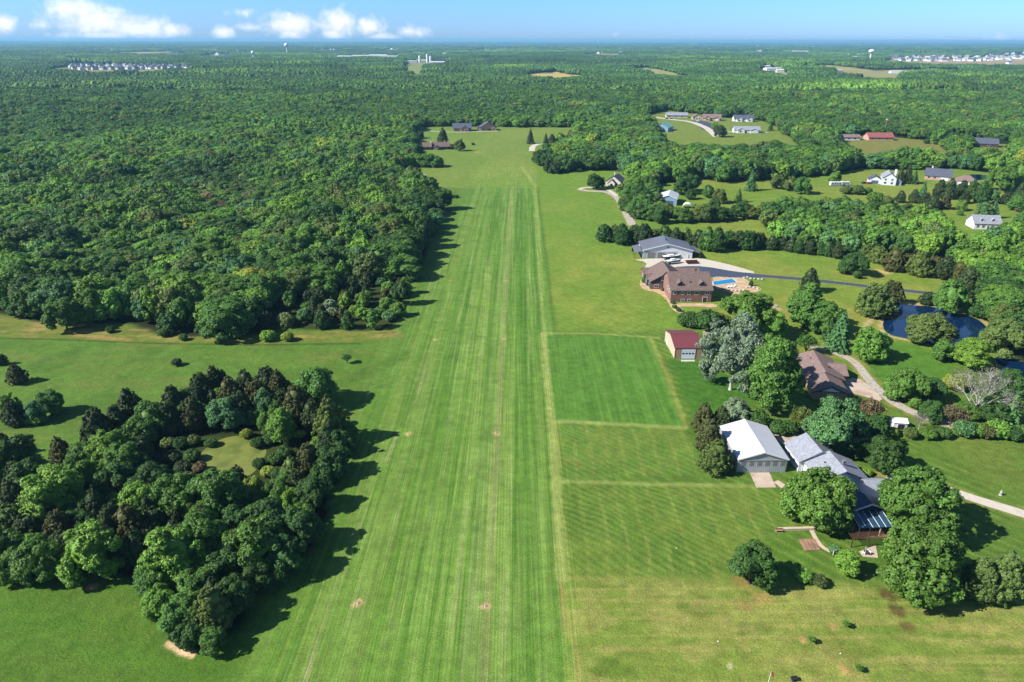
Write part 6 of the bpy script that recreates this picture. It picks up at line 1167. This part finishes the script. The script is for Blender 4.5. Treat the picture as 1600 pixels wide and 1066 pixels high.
def lounger(px, py, yaw, label):
    X, Y = at(px, py); r = empty('sun_lounger', (X, Y, .03), yaw); tag(r, label, 'lounger', 'loungers by the pool'); MB().slab([(-1, -.35, .36), (.3, -.35, .36), (.3, .35, .36), (-1, .35, .36)], .07).build('seat', M['white'], r); MB().slab([(.3, -.35, .37), (.95, -.35, .75), (.95, .35, .75), (.3, .35, .37)], .07).build('backrest', M['white'], r)
    for a in (-.9, .25):
        for s in (-.3, .3): MB().box(a - .03, a + .03, s - .03, s + .03, 0, .28).build('leg', M['steel'], r)
for i, (x, y) in enumerate(((1137, 449.5), (1142, 449), (1147, 448.5))): lounger(x, y, .9, 'white sun lounger on the near pool terrace, %s' % ('leftmost', 'in the middle', 'rightmost')[i])
for i, (x, y) in enumerate(((1163, 434.5), (1168, 434), (1173, 436), (1179, 436.5), (1185, 437), (1191, 437.5))):
    X, Y = at(x, y); V, Tt = ICO1; k = 1 + .3 * (np.random.default_rng(i + 40).random(len(V)) - .5); V = V * k[:, None] * np.array([.9, .6, .45]); o = link('rock', np_mesh('rock', V + np.array([0, 0, .25]), [Tt]), M['stone']); o.location = (X, Y, 0); o.rotation_euler = (0, 0, i * 1.3); tag(o, 'pale rock beside the asphalt road above the pool, %s' % ('%s from the left' % ordinal(i) if i else 'leftmost'), 'rock', 'rocks along the pool road')
# front garden of the grey house
def flat_box(name, label, cat, pts, z0, z1, m, n=0):
    P = [gp(*p) for p in pts]; c = sum(P, Vector()) / len(P); o = MB().prism([(p.x - c.x, p.y - c.y) for p in P], z0, z1).build(name, M[m]); o.location = (c.x, c.y, 0); return tag(o, label, cat)
rt_ = empty('garden_deck', tuple(gp(1265, 848))); tag(rt_, 'weathered wooden ground deck with four bays on the lower right lawn', 'deck'); c = gp(1265, 848)
Q = [gp(1247, 843), gp(1273, 843), gp(1282, 860), gp(1257, 861)]
for i in range(4):
    f0, f1 = i / 4 + .015, (i + 1) / 4 - .015; A, B, C_, D_ = Q[0].lerp(Q[1], f0), Q[0].lerp(Q[1], f1), Q[3].lerp(Q[2], f1), Q[3].lerp(Q[2], f0)
    MB().prism([((p - c).x, (p - c).y) for p in (A, B, C_, D_)], .02, .16).build('deck_panel', M['wood'], rt_)
flat_box('retaining_wall', 'long pale timber retaining wall above the garden deck', 'wall', [(1215, 827), (1274, 825.5), (1274, 828.5), (1215, 830)], 0, .55, 'timber')
ribbon('path', [(1268, 829), (1275, 843), (1284, 855), (1298, 862)], 1.0, M['timber'], .03)
mb = MB(); X, Y = at(1264, 827); bnch = empty('garden_bench', (X - 7, Y - .9, 0), .05); tag(bnch, 'small garden bench at the left end of the timber wall', 'bench'); MB().box(-.8, .8, -.25, .25, .40, .46).build('seat', M['wood'], bnch); MB().box(-.8, .8, .22, .28, .47, .85).build('backrest', M['wood'], bnch)
for a in (-.7, .7): MB().box(a - .05, a + .05, -.22, .22, 0, .40).build('leg', M['steel'], bnch)
X, Y = at(1303, 864); gz = empty('lattice', (X, Y, 0), .3); gz.scale = (.85, .85, .72); tag(gz, 'green topped garden arbor with white posts at the garden path end', 'lattice');  # green mesh and white crate, drawn as slats on white posts
for a in (-.8, .8):
    for s in (-.6, .6): MB().box(a - .06, a + .06, s - .06, s + .06, 0, 1.7).build('post', M['white'], gz)
sl = MB()
for i in range(6): sl.box(-1.0 + i * .36, -.9 + i * .36, -.8, .8, 1.74, 1.84)
sl.build('roof_slats', M['trellis'], gz); MB().box(-.95, .95, -.62, -.5, 1.7, 1.738).build('beam', M['white'], gz)
def chair(px, py, yaw, label):
    X, Y = at(px, py); r = empty('patio_chair', (X, Y, .03), yaw); tag(r, label, 'chair', 'white chairs on the patio'); MB().box(-.26, .26, -.26, .26, .41, .46).build('seat', M['white'], r); MB().box(-.26, .26, .22, .27, .47, .95).build('backrest', M['white'], r)
    for a in (-.23, .23):
        for s in (-.23, .23): MB().box(a - .03, a + .03, s - .03, s + .03, 0, .41).build('leg', M['white'], r)
chair(1354, 862, .4, 'white patio chair nearest the house on the patio'); chair(1359, 866, 2.2, 'white patio chair at the outer right of the patio'); chair(1349, 866, 4.2, 'white patio chair at the near left of the patio')
X, Y = at(1353, 866); tb = empty('patio_table', (X, Y, .03)); tag(tb, 'round patio table between the white chairs', 'table'); MB().lathe([(0, .70), (.6, .70), (.6, .74), (0, .74)], 18).build('tabletop', M['dark_wall'], tb); MB().tube((0, 0, 0), (0, 0, .70), .05, .05, 8).build('leg', M['steel'], tb)
X, Y = at(1352, 851); gr = empty('debris', (X, Y, 0), .05); tag(gr, 'rusty brown slatted pergola between sunroom and patio', 'debris')  # row of rusty brown debris, drawn as slats raised on posts
for a in (-3.6, 0, 3.6): MB().box(a - .1, a + .1, -.9, -.7, 0, 2.4).build('post', M['dark_wall'], gr)
s_ = MB()
for i in range(19): s_.box(-3.8 + i * .42, -3.7 + i * .42, -1.1, 1.1, 2.5, 2.6)
s_.build('slats', M['rust'], gr); MB().box(-3.8, 3.8, -.86, -.74, 2.4, 2.498).build('beam', M['rust'], gr)
# strip markers, windsock, small bits on the lawns
for i, (x, y) in enumerate(((559, 943), (758, 948), (638, 678), (775, 677), (680, 531), (787, 530), (703, 439), (793, 439))):
    X, Y = at(x, y); r = empty('strip_marker', (X, Y, 0)); tag(r, 'low white marker lamp on a bare patch, %s row of the mown strip, %s' % (('nearest', 'nearest', 'second', 'second', 'third', 'third', 'farthest', 'farthest')[i], ('left', 'right')[i % 2] + ' one'), 'marker', 'marker lamps of the mown strip')
    MB().lathe([(0, .02), (.24, .02), (.24, .08), (.1, .12), (0, .12)], 14).build('base', M['stone'], r); MB().lathe([(.05, .14), (.05, .34), (.11, .36), (.11, .48), (0, .55)], 10).build('lamp', M['steel'], r)
p0 = gp(1197, 1078); ws = empty('windsock_pole', tuple(p0)); tag(ws, 'slender white pole with an orange windsock at the bottom edge', 'windsock'); MB().tube((0, 0, 0), (.25, 0, 4.3), .06, .035, 8).build('pole', M['white'], ws)
k = MB(); n = 12; prof = [(0, .22), (.35, .2), (.75, .15), (1.1, .1)]
for (dd, rr_) in prof:
    for i in range(n): a = 2 * math.pi * i / n; k.v.append((.36 + rr_ * math.cos(a) + dd * .28, rr_ * math.sin(a), 4.2 - dd))
for j in range(3):
    for i in range(n): q = (i + 1) % n; k.f.append((j * n + i, j * n + q, (j + 1) * n + q, (j + 1) * n + i))
k.build('windsock', M['orange'], ws); k = MB()
for i in range(n):
    a, b2 = 2 * math.pi * i / n, 2 * math.pi * (i + 1) / n; k.tube((.36 + .22 * math.cos(a), .22 * math.sin(a), 4.2), (.36 + .22 * math.cos(b2), .22 * math.sin(b2), 4.2), .015, .015, 4, False)
k.build('ring', M['steel'], ws)
X, Y = at(1241, 1063); pb = empty('utility_box', (X, Y, 0), .15); tag(pb, 'low dark utility box in the grass at the bottom edge', 'utility box'); MB().box(-.55, .55, -.3, .3, 0, .5).build('cabinet', M['dark_siding'], pb); MB().slab([(-.62, -.36, .52), (.62, -.36, .52), (.62, .36, .6), (-.62, .36, .6)], .05).build('lid', M['rubber'], pb)
for i, (x, y, lb) in enumerate(((1057, 857, 'small white post stub alone on the plot lawn'), (1122, 1003, 'white stone left of the three saplings'), (1313, 1022, 'white stone between the two nearer saplings'), (1174, 668, 'white stone right of the plot line')) [:3]):
    X, Y = at(x, y); V, Tt = ICO1; o = link('stone', np_mesh('stone', V * np.array([.16, .14, .12]) + np.array([0, 0, .12]), [Tt]), M['white']); o.location = (X, Y, 0); tag(o, lb, 'stone')
X, Y = at(1210, 479); fp_ = empty('fire_pit', (X, Y, 0)); tag(fp_, 'round pale stone fire pit on the lawn below the asphalt road', 'fire pit'); MB().lathe([(.75, 0), (.75, .4), (1.15, .4), (1.15, 0)], 20).build('stone_ring', M['stone'], fp_); MB().lathe([(0, .12), (.74, .12)], 16).build('ash_bed', M['rubber'], fp_)
X, Y = at(1563, 774); gs = empty('garden_statue', (X, Y, 0)); tag(gs, 'small pale ornament beside the right lane', 'ornament'); MB().lathe([(.4, 0), (.4, .2), (.2, .3), (.3, .7), (.32, .9), (.12, 1.1), (.18, 1.3), (0, 1.5)], 14).build('figure', M['stone'], gs)

# ------------------------------------------------------------------ air between here and the horizon
hz = MB().box(-45000, 45000, -1000, 44000, -1.5, 135).build('haze', None); hz.data.materials.clear()
hm = bpy.data.materials.new('summer_haze'); hm.use_nodes = True; N = hm.node_tree.nodes; N.remove(N['Principled BSDF'])
pv = N.new('ShaderNodeVolumePrincipled'); pv.inputs['Color'].default_value = (.24, .52, .76, 1); pv.inputs['Density'].default_value = 6.5e-5; pv.inputs['Anisotropy'].default_value = .1
hm.node_tree.links.new(pv.outputs[0], N['Material Output'].inputs['Volume']); hz.data.materials.append(hm); tag(hz, kind='stuff')
